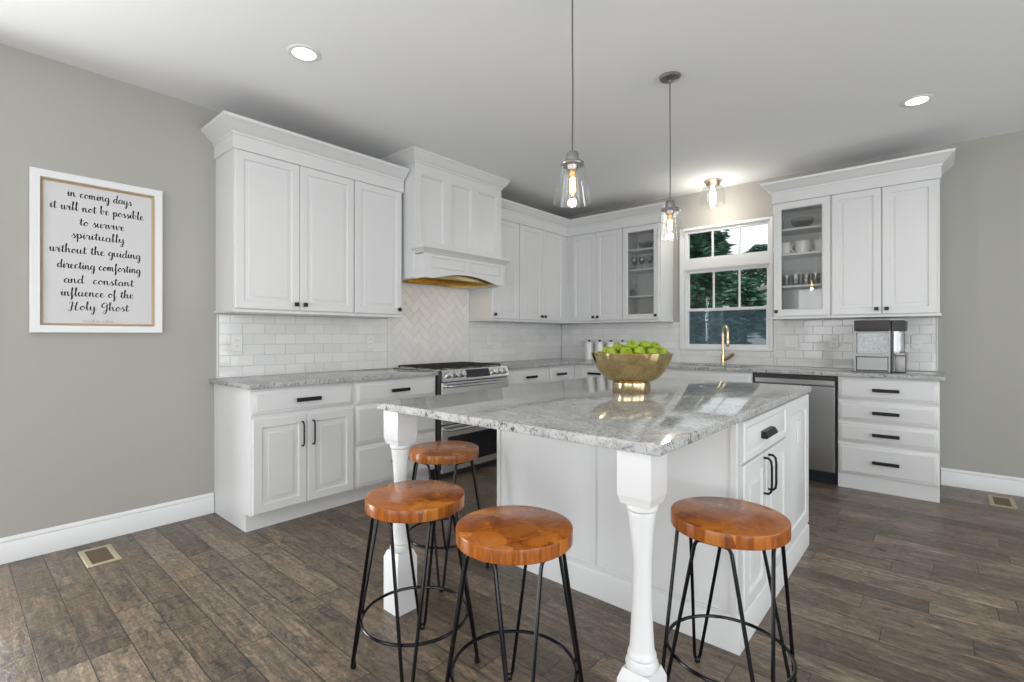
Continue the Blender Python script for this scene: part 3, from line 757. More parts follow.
# ---------------------------------------------------------------- stove
ry0, ry1 = -2.648, -1.803
st = thing('stove', 'stainless double-oven gas range under the hood', 'stove', (0.628, ry0, 0), R90)
RW = ry1 - ry0
MB().box(0.0, RW, 0.0, 0.61, 0.09, 0.912).box(0.02, RW - 0.02, 0.05, 0.61, 0.0, 0.09).build('body', M['dark'], st)
MB().box(0.0, RW, 0.02, 0.612, 0.912, 0.922, 0.003).build('cooktop', M['range_steel'], st)
cp = MB(); cp.prism([(0.05, 0.924), (-0.020, 0.920), (-0.048, 0.838), (-0.048, 0.826), (0.0, 0.826)], 0.022, RW - 0.004, 'x')
bm = cp.bm
for v in bm.verts: v.co = Vector((v.co.x, v.co.y, v.co.z))
cpo = cp.build('control_panel', M['range_steel'], st, smooth=False)
nrm = Vector((0, -0.082, 0.028)).normalized(); up_ = Vector((0, 0.028, 0.082)).normalized(); cen = Vector((0, -0.034, 0.879))
def on_panel(mb, cx, r, depth, t0=0.0):
    ringz = []
    for d, s in ((t0, 1.0), (depth * 0.8, 0.94), (depth, 0.80)):
        ringz.append([Vector((cx, 0, 0)) + cen + Vector((1, 0, 0)) * r * s * math.cos(2 * PI * k / 20) + up_ * r * s * math.sin(2 * PI * k / 20) + nrm * d for k in range(20)])
    mb.rings(ringz)
for cx in (0.09, 0.165, 0.24, RW - 0.205, RW - 0.135, RW - 0.065):
    mb = MB(); on_panel(mb, cx, 0.029, 0.034)
    c = Vector((cx, 0, 0)) + cen + nrm * 0.04
    mb.rings([[c + Vector((sx * 0.006, 0, 0)) + up_ * sz * 0.024 + nrm * (-0.012 + 0.018 * d) for sx, sz in ((-1, -1), (1, -1), (1, 1), (-1, 1))] for d in (0, 1)])
    mb.build('knob', M['range_steel'], cpo)
mb = MB(); mb.rings([[cen + Vector((x, 0, 0)) + up_ * z + nrm * d for x, z in ((0.285, -0.036), (RW - 0.265, -0.036), (RW - 0.265, 0.036), (0.285, 0.036))] for d in (0.0, 0.003)])
mb.build('display', M['display'], cpo, smooth=False)
def oven_door(name, z0, z1, hz, win):
    d = MB().box(0.022, RW - 0.006, -0.028, 0.0, z0, z1, 0.005).build(name, M['range_steel'], st)
    MB().tube([(0.06, -0.03, hz), (0.06, -0.07, hz), (0.075, -0.078, hz), (RW - 0.075, -0.078, hz), (RW - 0.06, -0.07, hz), (RW - 0.06, -0.03, hz)], 0.011, 10).build('handle', M['range_steel'], d)
    if win: MB().box(0.09, RW - 0.09, -0.033, -0.028, win[0], win[1], 0.002).build('window', M['ovenglass'], d)
oven_door('upper_oven_door', 0.465, 0.818, 0.785, (0.52, 0.72))
oven_door('lower_oven_door', 0.065, 0.455, 0.425, (0.125, 0.362))
for k in range(3):
    mb = MB(); a = 0.02 + k * (RW - 0.04) / 3 + 0.004; b = 0.02 + (k + 1) * (RW - 0.04) / 3 - 0.004; z0, z1 = 0.930, 0.942
    y0, y1 = 0.05, 0.565
    for x in (a + 0.006, (a + b) / 2, b - 0.006): mb.box(x - 0.006, x + 0.006, y0, y1, z0, z1, 0.002)
    for y in (y0 + 0.006, y0 + 0.14, (y0 + y1) / 2, y1 - 0.14, y1 - 0.006): mb.box(a, b, y - 0.006, y + 0.006, z0, z1, 0.002)
    for x in (a + 0.006, b - 0.006):
        for y in (y0 + 0.006, (y0 + y1) / 2, y1 - 0.006): mb.box(x - 0.007, x + 0.007, y - 0.007, y + 0.007, 0.921, 0.94)
    mb.build('grate', M['iron'], st)
    for y in (0.18, 0.455): MB().lathe([(0.05, 0.921), (0.048, 0.930), (0.034, 0.931), (0.034, 0.937), (0.028, 0.9385)], ((a + b) / 2, y, 0), 20).build('burner', M['iron'], st)

# ---------------------------------------------------------------- island
isl = thing('kitchen_island', 'white kitchen island with turned posts and grey granite top', 'island', (1.93, -3.335, 0))
IW, ID = 1.235, 1.28       # body
IL = (1.93, -3.335)
mb = MB(); mb.box(0, IW, 0.0, 0.016, 0.10, 0.882); mb.box(0.0, IW - 0.022, 0.016, 0.026, 0.10, 0.882); mb.box(0, IW, 0.026, ID, 0.10, 0.882); mb.build('body', M['white'], isl)
# base plinth
pp = [(0, 0), (0.015, 0), (0.015, 0.112), (0.011, 0.118), (0.006, 0.124), (0, 0.130)]
MB().sweep([(0, ID), (0, 0), (IW, 0), (IW, ID), (0, ID)][::1], pp).build('plinth', M['white'], isl)
# seating side: thin frame around two flat panels
mb = MB(); y0 = -0.007
mb.box(0, 0.022, y0, 0, 0.125, 0.882); mb.box(0.598, 0.618, y0, 0, 0.125, 0.882); mb.box(IW - 0.022, IW, y0, 0, 0.125, 0.882)
mb.box(0.022, 0.598, y0, 0, 0.125, 0.142); mb.box(0.618, IW - 0.022, y0, 0, 0.125, 0.142)
mb.build('panel_frame', M['white'], isl)
# cabinet side (+x): drawer over two doors, then a panelled end pilaster with a socket
def rotpart(o): o.location = (IW, 0, 0); o.rotation_euler = (0, 0, R90); return o
SHALL = [(0, 0.004), (0.004, 0), (0.026, 0), (0.034, 0.007), (0.040, 0.007), (0.056, 0.001)]
d = rotpart(MB().panel(0.029, 0.722, 0.716, 0.872, 0, YF, [(0, 0.004), (0.004, 0), (0.022, 0.0), (0.03, 0.006), (0.036, 0.006), (0.05, 0.001)]).build('drawer', M['white'], isl)); MB().prism([(YF, 0.806), (YF, 0.776), (YF - 0.020, 0.774), (YF - 0.028, 0.780), (YF - 0.026, 0.790), (YF - 0.016, 0.804)], 0.262, 0.422, 'x').build('pull', M['pull'], d, sharp=25)
for a, b, hx_ in ((0.029, 0.342, 0.302), (0.348, 0.722, 0.376)):
    d = rotpart(MB().panel(a, b, 0.138, 0.704, 0, YF, RAISED).build('door', M['white'], isl)); bow_pull(d, hx_, 0.612, YF, 0.15)
ef = rotpart(MB().panel(0.735, ID - 0.004, 0.138, 0.872, 0, -0.016, [(0, 0.003), (0.003, 0), (0.07, 0), (0.078, 0.007), (0.09, 0.007), (0.105, 0.001)]).build('end_panel', M['white'], isl))
MB().box(0.955, 1.025, -0.023, -0.014, 0.640, 0.755, 0.002).build('outlet', M['plastic'], ef)
# turned posts
def post(cx, cy):
    mb = MB(); hb = 0.0515
    def sq(h, z): return [(cx - h, cy - h, z), (cx + h, cy - h, z), (cx + h, cy + h, z), (cx - h, cy + h, z)]
    mb.rings([sq(0.044, 0.730), sq(hb - 0.002, 0.752), sq(hb, 0.756), sq(hb, 0.882)])
    mb.rings([sq(hb, 0.0), sq(hb, 0.232), sq(hb - 0.002, 0.237), sq(0.040, 0.262)])
    prof = [(0.036, 0.262), (0.045, 0.264), (0.0465, 0.272), (0.045, 0.280), (0.0395, 0.284), (0.0375, 0.290), (0.0405, 0.296), (0.040, 0.303), (0.0365, 0.309),
            (0.0345, 0.32), (0.0318, 0.36), (0.0298, 0.41), (0.0282, 0.47), (0.0275, 0.53), (0.0285, 0.58), (0.0315, 0.63), (0.0355, 0.67), (0.0385, 0.695),
            (0.0392, 0.702), (0.0385, 0.707), (0.0410, 0.710), (0.0448, 0.714), (0.0455, 0.720), (0.0448, 0.726), (0.041, 0.730), (0.037, 0.731)]
    mb.lathe(prof, (cx, cy, 0), 40)
    return mb.build('post', M['white'], isl, sharp=30)
post(1.9475 - IL[0], -3.990 - IL[1]); post(3.1065 - IL[0], -4.008 - IL[1])
mb = MB(); mb.slab([(x - IL[0], y - IL[1]) for x, y in rounded([(1.884, -4.0735), (3.190, -4.0735), (3.190, -2.0245), (1.884, -2.0245)], 0.010, (0, 1, 2, 3), 4)], [], CT - 0.031, CT)
bm = mb.bm; bmesh.ops.recalc_face_normals(bm, faces=bm.faces[:])
es = [e for e in bm.edges if len(e.link_faces) == 2 and e.calc_face_angle(0) > 1.2 and abs(e.verts[0].co.z - e.verts[1].co.z) < 1e-4]
bmesh.ops.bevel(bm, geom=es, offset=0.003, segments=2, affect='EDGES', profile=0.5)
edge_faces(bm)
mb.build('countertop', [M['granite'], M['granite_edge']], isl, sharp=50)

# ---------------------------------------------------------------- stools
def make_stool(loc, label):
    t = thing('bar_stool', label, 'stool', loc, 0, 'bar stools around the island')
    hs, r = 0.627, 0.178
    mb = MB(); mb.lathe([(r - 0.010, hs - 0.044), (r - 0.003, hs - 0.043), (r, hs - 0.040), (r, hs - 0.0035), (r - 0.001, hs - 0.001), (r - 0.0035, hs)], n=72)
    me = mb.bm
    for f in me.faces:
        f.normal_update()
        f.material_index = 0 if abs(f.normal.z) > 0.6 else 1
    seat = mb.build('seat', [M['teak'], M['teakedge']], t)
    zt = hs - 0.050; s = 0.052; rt = 0.145; ft = 0.158; rr_ = 0.0060
    for k in range(4):
        a = -PI * 3 / 4 + k * PI / 2; f = Vector((ft * math.sqrt(2) * math.cos(a), ft * math.sqrt(2) * math.sin(a), 0.010))
        tg = Vector((-math.sin(a), math.cos(a), 0)) * 0.011
        mb = MB(); seq = []
        for sgn in (-1, 1):
            sa = a + sgn * PI / 4; dv = Vector((math.cos(sa), math.sin(sa), 0)); tv = Vector((-math.sin(sa), math.cos(sa), 0))
            mid = dv * rt + Vector((0, 0, zt)); top = mid - tv * (s * sgn)
            low = f + tg * sgn + Vector((0, 0, 0.02))
            d_ = (low - top).normalized()
            chain = [mid, top + tv * sgn * 0.018, top + tv * sgn * 0.005 + d_ * 0.004, top + d_ * 0.018, low, f + tg * sgn * 0.6 + Vector((0, 0, 0.006)), f]
            seq.append(chain)
        pts = seq[0] + list(reversed(seq[1]))[1:]
        mb.tube(pts, rr_, 8)
        leg = mb.build('leg', M['black'], t)
        MB().lathe([(0.008, 0.0), (0.0105, 0.003), (0.0105, 0.014), (0.007, 0.019)], (f.x, f.y, 0), 12).build('foot_pad', M['black'], leg)
    MB().tube([(0.189 * math.cos(2 * PI * k / 56), 0.189 * math.sin(2 * PI * k / 56), 0.19) for k in range(56)], 0.0058, 8, closed=True).build('foot_ring', M['black'], t)
    MB().box(-0.155, 0.155, -0.012, 0.012, zt + 0.002, hs - 0.043).box(-0.012, 0.012, -0.155, 0.155, zt + 0.002, hs - 0.043).build('mounting_plate', M['black'], t)
    return t
s0 = make_stool((2.300, -4.182, 0), 'bar stool in front of the far turned post, lit streak on its left')
def stool_at(x, y, rz, label):
    c = copy_tree(s0); c.location = (x, y, 0); c.rotation_euler = (0, 0, rz); c['label'] = label; return c
stool_at(2.767, -4.172, PI, 'nearest bar stool, centre front of the island with the whole round top clear')
stool_at(3.231, -3.648, PI / 2, 'bar stool on the right, in front of the island doors beside the near post')
stool_at(1.815, -3.618, -PI / 2, 'farthest bar stool, behind the far turned post facing the stove')

# ---------------------------------------------------------------- bowl and apples
bx, by = 2.545, -2.985
bw = thing('footed_bowl', 'gold footed bowl full of green apples on the island', 'bowl', (bx, by, CT))
MB().lathe([(0.094, 0.0), (0.096, 0.003), (0.096, 0.052), (0.093, 0.056)], n=48).build('foot', M['brass'], bw)
out = [(0.085, 0.055), (0.105, 0.060), (0.130, 0.074), (0.155, 0.096), (0.176, 0.124), (0.192, 0.155), (0.202, 0.185), (0.207, 0.203)]
inn = [(r_ - 0.005, z_ + 0.003) for r_, z_ in out[::-1]]
MB().lathe(out + [(0.206, 0.205), (0.203, 0.205)] + inn[1:] + [(0.06, 0.058)], n=64).build('bowl', M['bowl'], bw)
def make_apple():
    o = thing('apple', 'green apple', 'apple', (0, 0, 0), 0, 'green apples in the gold bowl')
    p = []
    for k in range(0, 17):
        a = PI * k / 16
        r_ = 0.0385 * math.sin(a) ** 0.85 * (1.0 + 0.06 * math.cos(a)) if 0 < k < 16 else 0.0015
        z_ = 0.034 * -math.cos(a)
        if k <= 3: z_ += 0.007 * (1 - k / 3.0)
        if k >= 12: z_ -= 0.014 * ((k - 12) / 4.0) ** 1.5
        p.append((max(r_, 0.0015), z_))
    MB().lathe(p, n=24).build('fruit', M['apple'], o, sharp=80)
    MB().tube([(0, 0, 0.018), (0.002, 0.0, 0.028), (0.005, 0.001, 0.039)], 0.0014, 6).build('stem', M['stem'], o)
    return o
ap0 = make_apple(); first = True
cr = Vector((math.cos(math.radians(40.9)), math.sin(math.radians(40.9)), 0)); cf = Vector((-cr.y, cr.x, 0))
# (right, forward, up) from the bowl's axis as seen by a person at the near side of the island
AP = [(-0.110, -0.050, 0.212, 'leftmost front green apple in the gold bowl'),
      (-0.045, -0.080, 0.212, 'front green apple second from the left in the gold bowl'),
      (0.020, -0.085, 0.214, 'front green apple in the middle of the gold bowl'),
      (0.088, -0.070, 0.212, 'front green apple right of the middle showing its stem hollow'),
      (0.148, -0.030, 0.210, 'rightmost green apple in the gold bowl'),
      (-0.070, 0.000, 0.232, 'back green apple at the left of the heap'),
      (0.000, -0.020, 0.246, 'topmost green apple in the centre of the heap'),
      (0.068, -0.004, 0.246, 'upper green apple right of the centre of the heap'),
      (0.132, 0.036, 0.236, 'upper green apple at the right of the heap'),
      (-0.040, 0.066, 0.226, 'green apple behind the topmost one, left of it'),
      (0.040, 0.070, 0.232, 'green apple behind the topmost one, right of it'),
      (0.105, 0.098, 0.214, 'green apple at the back right of the bowl'),
      (-0.112, 0.062, 0.212, 'green apple at the back left of the bowl')]
for k, (a, b, c, lab) in enumerate(AP):
    o = ap0 if k == 0 else copy_tree(ap0)
    P = Vector((bx, by, CT + c - 0.007)) + cr * a + cf * b
    o.location = P; o.rotation_euler = (random.uniform(-0.8, 0.8), random.uniform(-0.8, 0.8), random.uniform(0, 6)); o['label'] = lab
    sc = random.uniform(0.80, 0.845); o.scale = (sc, sc, sc)
# apples lower in the bowl, carrying the heap
for k in range(5):
    o = copy_tree(ap0); a = k * 2 * PI / 5 + 0.4
    o.location = (bx + 0.085 * math.cos(a), by + 0.085 * math.sin(a), CT + 0.135); o.rotation_euler = (0.3, 0.2, a); o.scale = (0.82, 0.82, 0.82)
    o['label'] = 'green apple low in the bowl, hidden under the heap'

# ---------------------------------------------------------------- lamps
def pendant(label, x, y, group='glass pendant lights over the island'):
    t = thing('pendant_light', label, 'pendant light', (x, y, 0), 0, group)
    MB().lathe([(0.062, H - 0.001), (0.062, H - 0.008), (0.056, H - 0.016), (0.040, H - 0.020), (0.012, H - 0.024), (0.010, H - 0.04), (0.004, H - 0.042)], n=32).build('canopy', M['chrome'], t)
    MB().tube([(0, 0, H - 0.035), (0.0, 0, 2.5), (0.0015, 0.001, 2.3), (0, 0, 2.00)], 0.0035, 8).build('cord', M['cord'], t)
    so = MB().lathe([(0.010, 2.012), (0.022, 2.008), (0.027, 2.000), (0.027, 1.982), (0.029, 1.980), (0.029, 1.966), (0.050, 1.962), (0.052, 1.955), (0.050, 1.950), (0.026, 1.949), (0.021, 1.93), (0.0, 1.93)][:-1], n=32).build('socket', M['chrome'], t)
    MB().lathe([(0.050, 1.951), (0.0525, 1.951), (0.060, 1.895), (0.0715, 1.835), (0.0805, 1.790), (0.0812, 1.786), (0.0800, 1.784), (0.0790, 1.787)], n=48, cap0=False, cap1=False).build('shade', M['shade'], t)
    b = MB().lathe([(0.012, 1.932), (0.0135, 1.915), (0.018, 1.900), (0.0205, 1.880), (0.0205, 1.845), (0.017, 1.828), (0.008, 1.818), (0.001, 1.816)], n=24).build('bulb', M['amberglass'], t)
    MB().lathe([(0.0135, 1.935), (0.0145, 1.93), (0.0145, 1.905), (0.011, 1.90)], n=20).build('bulb_cap', M['copper'], b)
    mb = MB()
    for k in range(4):
        a = k * PI / 2 + 0.4; mb.tube([(0.008 * math.cos(a), 0.008 * math.sin(a), 1.895), (0.011 * math.cos(a), 0.011 * math.sin(a), 1.835)], 0.0024, 6)
    mb.tube([(0, 0, 1.90), (0, 0, 1.832)], 0.003, 6)
    mb.build('filament', M['filament'], b)
    d = bpy.data.lights.new('pendant_bulb_light', 'POINT'); d.energy = 1.5; d.color = (1.0, 0.80, 0.55); d.shadow_soft_size = 0.02
    lo = bpy.data.objects.new('pendant_bulb_light', d); COL.objects.link(lo); lo.parent = t; lo.location = (0, 0, 1.80)
    return t
M['copper'] = mat('copper_bulb_cap', (0.85, 0.42, 0.18), 0.3, 1.0)
pendant('nearer clear glass pendant light, hanging over the front of the island', 2.534, -3.510)
pendant('farther clear glass pendant light with its ceiling canopy in view', 2.536, -2.480)

M['warmnickel'] = mat('warm_nickel', (0.60, 0.47, 0.38), 0.3, 1.0)
fl = thing('ceiling_light', 'flush clear glass ceiling light over the sink', 'ceiling light', (2.045, -0.30, 0))
MB().lathe([(0.085, H - 0.001), (0.085, H - 0.012), (0.070, H - 0.020), (0.068, H - 0.030), (0.060, H - 0.060), (0.020, H - 0.062)], n=36).build('canopy', M['warmnickel'], fl)
MB().lathe([(0.062, H - 0.058), (0.095, H - 0.075), (0.108, H - 0.10), (0.112, H - 0.245), (0.1125, H - 0.248), (0.1105, H - 0.248)], n=48, cap0=False, cap1=False).build('shade', M['shade'], fl)
MB().lathe([(0.014, H - 0.062), (0.016, H - 0.09), (0.027, H - 0.115), (0.028, H - 0.19), (0.018, H - 0.235), (0.003, H - 0.245)], n=24).build('bulb', M['bulbwhite'], fl)
d = bpy.data.lights.new('ceiling_bulb_light', 'POINT'); d.energy = 6.0; d.color = (1.0, 0.92, 0.82); d.shadow_soft_size = 0.03
lo = bpy.data.objects.new('ceiling_bulb_light', d); COL.objects.link(lo); lo.parent = fl; lo.location = (0, 0, H - 0.27)

def downlight(label, x, y):
    t = thing('recessed_light', label, 'recessed light', (x, y, 0), 0, 'recessed ceiling lights')
    MB().lathe([(0.084, H - 0.0005), (0.084, H - 0.004), (0.078, H - 0.007), (0.060, H - 0.005), (0.060, H - 0.0005)], n=40, cap0=False, cap1=False).build('trim_ring', M['plastic'], t)
    MB().lathe([(0.060, H - 0.001), (0.060, H - 0.003), (0.055, H - 0.0035)], n=40).build('lens', M['led'], t)
    d = bpy.data.lights.new('downlight', 'SPOT'); d.energy = 9; d.color = (1.0, 0.95, 0.88); d.spot_size = 2.3; d.spot_blend = 0.7; d.shadow_soft_size = 0.06
    lo = bpy.data.objects.new('downlight', d); COL.objects.link(lo); lo.parent = t; lo.location = (0, 0, H - 0.015)
    return t
downlight('lit recessed ceiling light above the left cabinets', 1.125, -4.022)
downlight('lit recessed ceiling light at the right side of the ceiling', 3.637, -1.13)

# ---------------------------------------------------------------- framed quote
pic = thing('framed_quote', 'white framed black hand-lettered quote on the grey wall', 'picture', (0.001, -4.7045, 1.672), R90)
pw, ph = 0.3025, 0.45
mb = MB()
def prr(i, y): return [(-pw + i, y, -ph + i), (pw - i, y, -ph + i), (pw - i, y, ph - i), (-pw + i, y, ph - i)]
mb.rings([prr(0.0, -0.001), prr(0, -0.026), prr(0.004, -0.030), prr(0.040, -0.028), prr(0.046, -0.018), prr(0.046, -0.001)], False, False)
mb.build('frame', M['trim'], pic)
MB().rings([prr(0.0455, -0.026), prr(0.047, -0.024), prr(0.055, -0.012), prr(0.055, -0.006), prr(0.0455, -0.006)], False, False).build('gold_lip', M['gold'], pic)['label'] = 'thin gold inner lip'
MB().box(-pw + 0.05, pw - 0.05, -0.009, -0.003, -ph + 0.05, ph - 0.05).build('sheet', M['paper'], pic)

# brush lettering: every letter a few pen strokes, thick going down, thin going up
GL = {
 'a': (0.95, [[(0.68, 0.85), (0.42, 1.0), (0.12, 0.62), (0.15, 0.15), (0.38, 0.02), (0.62, 0.4), (0.70, 0.95)], [(0.70, 0.98), (0.66, 0.3), (0.78, 0.0), (1.0, 0.3)]]),
 'b': (0.85, [[(-0.05, 0.4), (0.25, 1.4), (0.30, 2.0), (0.16, 1.9), (0.14, 0.5), (0.22, 0.05), (0.50, 0.1), (0.62, 0.6), (0.45, 0.95), (0.55, 0.8), (0.90, 0.85)]]),
 'c': (0.75, [[(0.62, 0.78), (0.44, 1.0), (0.14, 0.62), (0.18, 0.12), (0.42, 0.0), (0.80, 0.36)]]),
 'd': (0.95, [[(0.62, 0.85), (0.40, 1.0), (0.10, 0.6), (0.15, 0.12), (0.36, 0.02), (0.60, 0.5), (0.78, 2.0)], [(0.78, 2.0), (0.66, 0.9), (0.66, 0.2), (0.80, 0.0), (1.0, 0.3)]]),
 'e': (0.72, [[(0.05, 0.30), (0.45, 0.62), (0.48, 0.95), (0.26, 0.98), (0.12, 0.5), (0.22, 0.05), (0.46, 0.02), (0.78, 0.36)]]),
 'f': (0.62, [[(0.0, 0.4), (0.34, 1.3), (0.42, 1.95), (0.26, 1.8), (0.22, 0.6), (0.20, -0.5), (0.14, -0.95), (0.40, -0.4), (0.34, 0.05), (0.66, 0.36)]]),
 'g': (0.90, [[(0.66, 0.85), (0.40, 1.0), (0.10, 0.6), (0.15, 0.15), (0.36, 0.05), (0.60, 0.5), (0.68, 0.98)], [(0.68, 1.0), (0.66, -0.3), (0.50, -0.95), (0.25, -0.85), (0.40, -0.40), (0.95, 0.30)]]),
 'h': (0.95, [[(-0.05, 0.4), (0.28, 1.5), (0.32, 2.05), (0.16, 1.9), (0.14, 0.0)], [(0.14, 0.2), (0.36, 0.9), (0.56, 0.95), (0.60, 0.3), (0.74, 0.0), (1.0, 0.34)]]),
 'i': (0.48, [[(-0.05, 0.35), (0.18, 1.0), (0.16, 0.25), (0.28, 0.0), (0.52, 0.34)], [(0.24, 1.45), (0.27, 1.36)]]),
 'l': (0.55, [[(-0.05, 0.35), (0.34, 1.5), (0.36, 2.05), (0.22, 1.9), (0.18, 0.3), (0.30, 0.0), (0.60, 0.36)]]),
 'm': (1.35, [[(-0.05, 0.5), (0.12, 1.0), (0.12, 0.0)], [(0.12, 0.2), (0.34, 0.92), (0.50, 0.9), (0.52, 0.0)], [(0.52, 0.2), (0.74, 0.92), (0.92, 0.9), (0.95, 0.25), (1.10, 0.0), (1.38, 0.34)]]),
 'n': (0.95, [[(-0.05, 0.5), (0.12, 1.0), (0.12, 0.0)], [(0.12, 0.2), (0.34, 0.92), (0.54, 0.92), (0.58, 0.25), (0.72, 0.0), (1.0, 0.34)]]),
 'o': (0.82, [[(0.48, 0.98), (0.16, 0.7), (0.14, 0.2), (0.36, 0.0), (0.64, 0.35), (0.60, 0.85), (0.40, 0.98), (0.58, 0.74), (0.86, 0.80)]]),
 'p': (0.88, [[(-0.05, 0.4), (0.16, 1.0), (0.13, -0.95)], [(0.14, 0.3), (0.34, 0.95), (0.60, 0.9), (0.64, 0.3), (0.40, 0.0), (0.22, 0.15), (0.55, 0.02), (0.92, 0.34)]]),
 'r': (0.72, [[(-0.05, 0.4), (0.12, 1.05), (0.30, 0.90), (0.50, 0.90), (0.42, 0.25), (0.54, 0.0), (0.78, 0.34)]]),
 's': (0.66, [[(-0.05, 0.25), (0.34, 1.05), (0.30, 0.80), (0.50, 0.35), (0.34, 0.0), (0.10, 0.08)], [(0.34, 0.0), (0.70, 0.34)]]),
 't': (0.60, [[(-0.05, 0.35), (0.28, 1.0), (0.30, 1.65), (0.22, 0.4), (0.34, 0.0), (0.64, 0.36)], [(-0.12, 1.15), (0.30, 1.22), (0.66, 1.28)]]),
 'u': (0.98, [[(-0.05, 0.5), (0.12, 1.0), (0.10, 0.3), (0.28, 0.0), (0.56, 0.45), (0.64, 1.0)], [(0.64, 1.0), (0.60, 0.25), (0.74, 0.0), (1.02, 0.34)]]),
 'v': (0.80, [[(-0.05, 0.6), (0.12, 1.0), (0.20, 0.3), (0.32, 0.0), (0.56, 0.5), (0.56, 1.0), (0.86, 0.80)]]),
 'w': (1.20, [[(-0.05, 0.6), (0.12, 1.0), (0.12, 0.25), (0.28, 0.0), (0.50, 0.45), (0.56, 1.0)], [(0.56, 1.0), (0.54, 0.25), (0.70, 0.0), (0.94, 0.5), (0.94, 1.0), (1.25, 0.82)]]),
 'y': (0.95, [[(-0.05, 0.5), (0.12, 1.0), (0.12, 0.35), (0.30, 0.08), (0.56, 0.5), (0.64, 1.0)], [(0.64, 1.0), (0.62, -0.3), (0.46, -0.95), (0.22, -0.80), (0.42, -0.35), (1.0, 0.32)]]),
 'H': (1.45, [[(0.05, 1.5), (0.20, 1.9), (0.50, 1.9), (0.42, 1.0), (0.30, 0.0), (0.0, -0.25), (-0.15, 0.1)], [(1.12, 2.0), (0.95, 1.0), (0.86, 0.1), (1.05, -0.05), (1.40, 0.3)], [(0.25, 0.85), (0.60, 1.0), (1.05, 1.0)]]),
 'G': (1.15, [[(0.95, 1.7), (0.62, 2.0), (0.20, 1.5), (0.22, 0.9), (0.55, 0.8), (0.90, 1.5)], [(0.92, 1.7), (0.84, 0.2), (0.62, -0.65), (0.28, -0.6), (0.42, -0.15), (1.15, 0.35)]]),
 '.': (0.35, [[(0.10, 0.10), (0.14, 0.0)]]), '-': (0.7, [[(0.1, 0.5), (0.55, 0.55)]]), ' ': (0.62, [])}
def catmull(P, n=7):
    if len(P) < 3: return [Vector(P[0]).lerp(Vector(P[-1]), k / 4) for k in range(5)]
    Q = [Vector(P[0]) * 2 - Vector(P[1])] + [Vector(p) for p in P] + [Vector(P[-1]) * 2 - Vector(P[-2])]; out = []
    for i in range(1, len(Q) - 2):
        for k in range(n):
            t = k / n; a, b, c, d_ = Q[i - 1:i + 3]
            out.append(0.5 * ((2 * b) + (c - a) * t + (2 * a - 5 * b + 4 * c - d_) * t * t + (3 * b - a - 3 * c + d_) * t ** 3))
    return out + [Vector(P[-1])]
def write(mb, text, x0, x1, zc, xh, y, wt, thin):
    width = sum(GL[c][0] for c in text); sx = (x1 - x0) / width; cur = 0.0; zb = zc - xh * 0.5
    for c in text:
        adv, strokes = GL[c]; wob = random.uniform(-0.05, 0.05)
        for sidx, stx in enumerate(strokes):
            pts = catmull([((cur + p[0]) * sx + x0, zb + (p[1] + wob) * xh) for p in stx]); L_, R2 = [], []
            for i, p in enumerate(pts):
                tdir = (pts[min(i + 1, len(pts) - 1)] - pts[max(i - 1, 0)])
                if tdir.length < 1e-9: tdir = Vector((0, -1))
                tdir.normalize(); down = max(0.0, -tdir.y)
                wd = (thin + (wt - thin) * down ** 0.8) / 2; nv = Vector((-tdir.y, tdir.x)) * wd
                L_.append((p.x + nv.x, p.y + nv.y)); R2.append((p.x - nv.x, p.y - nv.y))
            V0 = [[mb.bm.verts.new((q[0], y, q[1])) for q in (l_, r_)] for l_, r_ in zip(L_, R2)]
            V1 = [[mb.bm.verts.new((q[0], y + 0.0006, q[1])) for q in (l_, r_)] for l_, r_ in zip(L_, R2)]
            for i in range(len(V0) - 1):
                mb.bm.faces.new((V0[i][0], V0[i][1], V0[i + 1][1], V0[i + 1][0]))
                mb.bm.faces.new((V0[i][0], V0[i + 1][0], V1[i + 1][0], V1[i][0])); mb.bm.faces.new((V0[i][1], V1[i][1], V1[i + 1][1], V0[i + 1][1]))
        cur += adv
cy_ = -4.7045; cz_ = 1.672
mb = MB()
for text, ya, yb, zc in (('in coming days', -4.852, -4.556, 2.012), ('it will not be possible', -4.925, -4.497, 1.933), ('to survive', -4.80, -4.592, 1.853),
                         ('spiritually', -4.834, -4.590, 1.777), ('without the guiding', -4.926, -4.512, 1.690), ('directing comforting', -4.895, -4.512, 1.602),
                         ('and  constant', -4.868, -4.546, 1.518), ('influence of the', -4.880, -4.548, 1.444), ('Holy Ghost', -4.846, -4.570, 1.365)):
    write(mb, text, ya - cy_, yb - cy_, zc - cz_, 0.0235, -0.0098, 0.0062, 0.0019)
mb.build('lettering', M['ink'], pic, smooth=False)['label'] = 'black brush lettering'
mb = MB(); write(mb, '-russell m. nelson', -4.792 - cy_, -4.645 - cy_, 1.288 - cz_, 0.0075, -0.0098, 0.0014, 0.0008)
mb.build('signature_line', M['greyink'], pic, smooth=False)['label'] = 'small grey line of script'

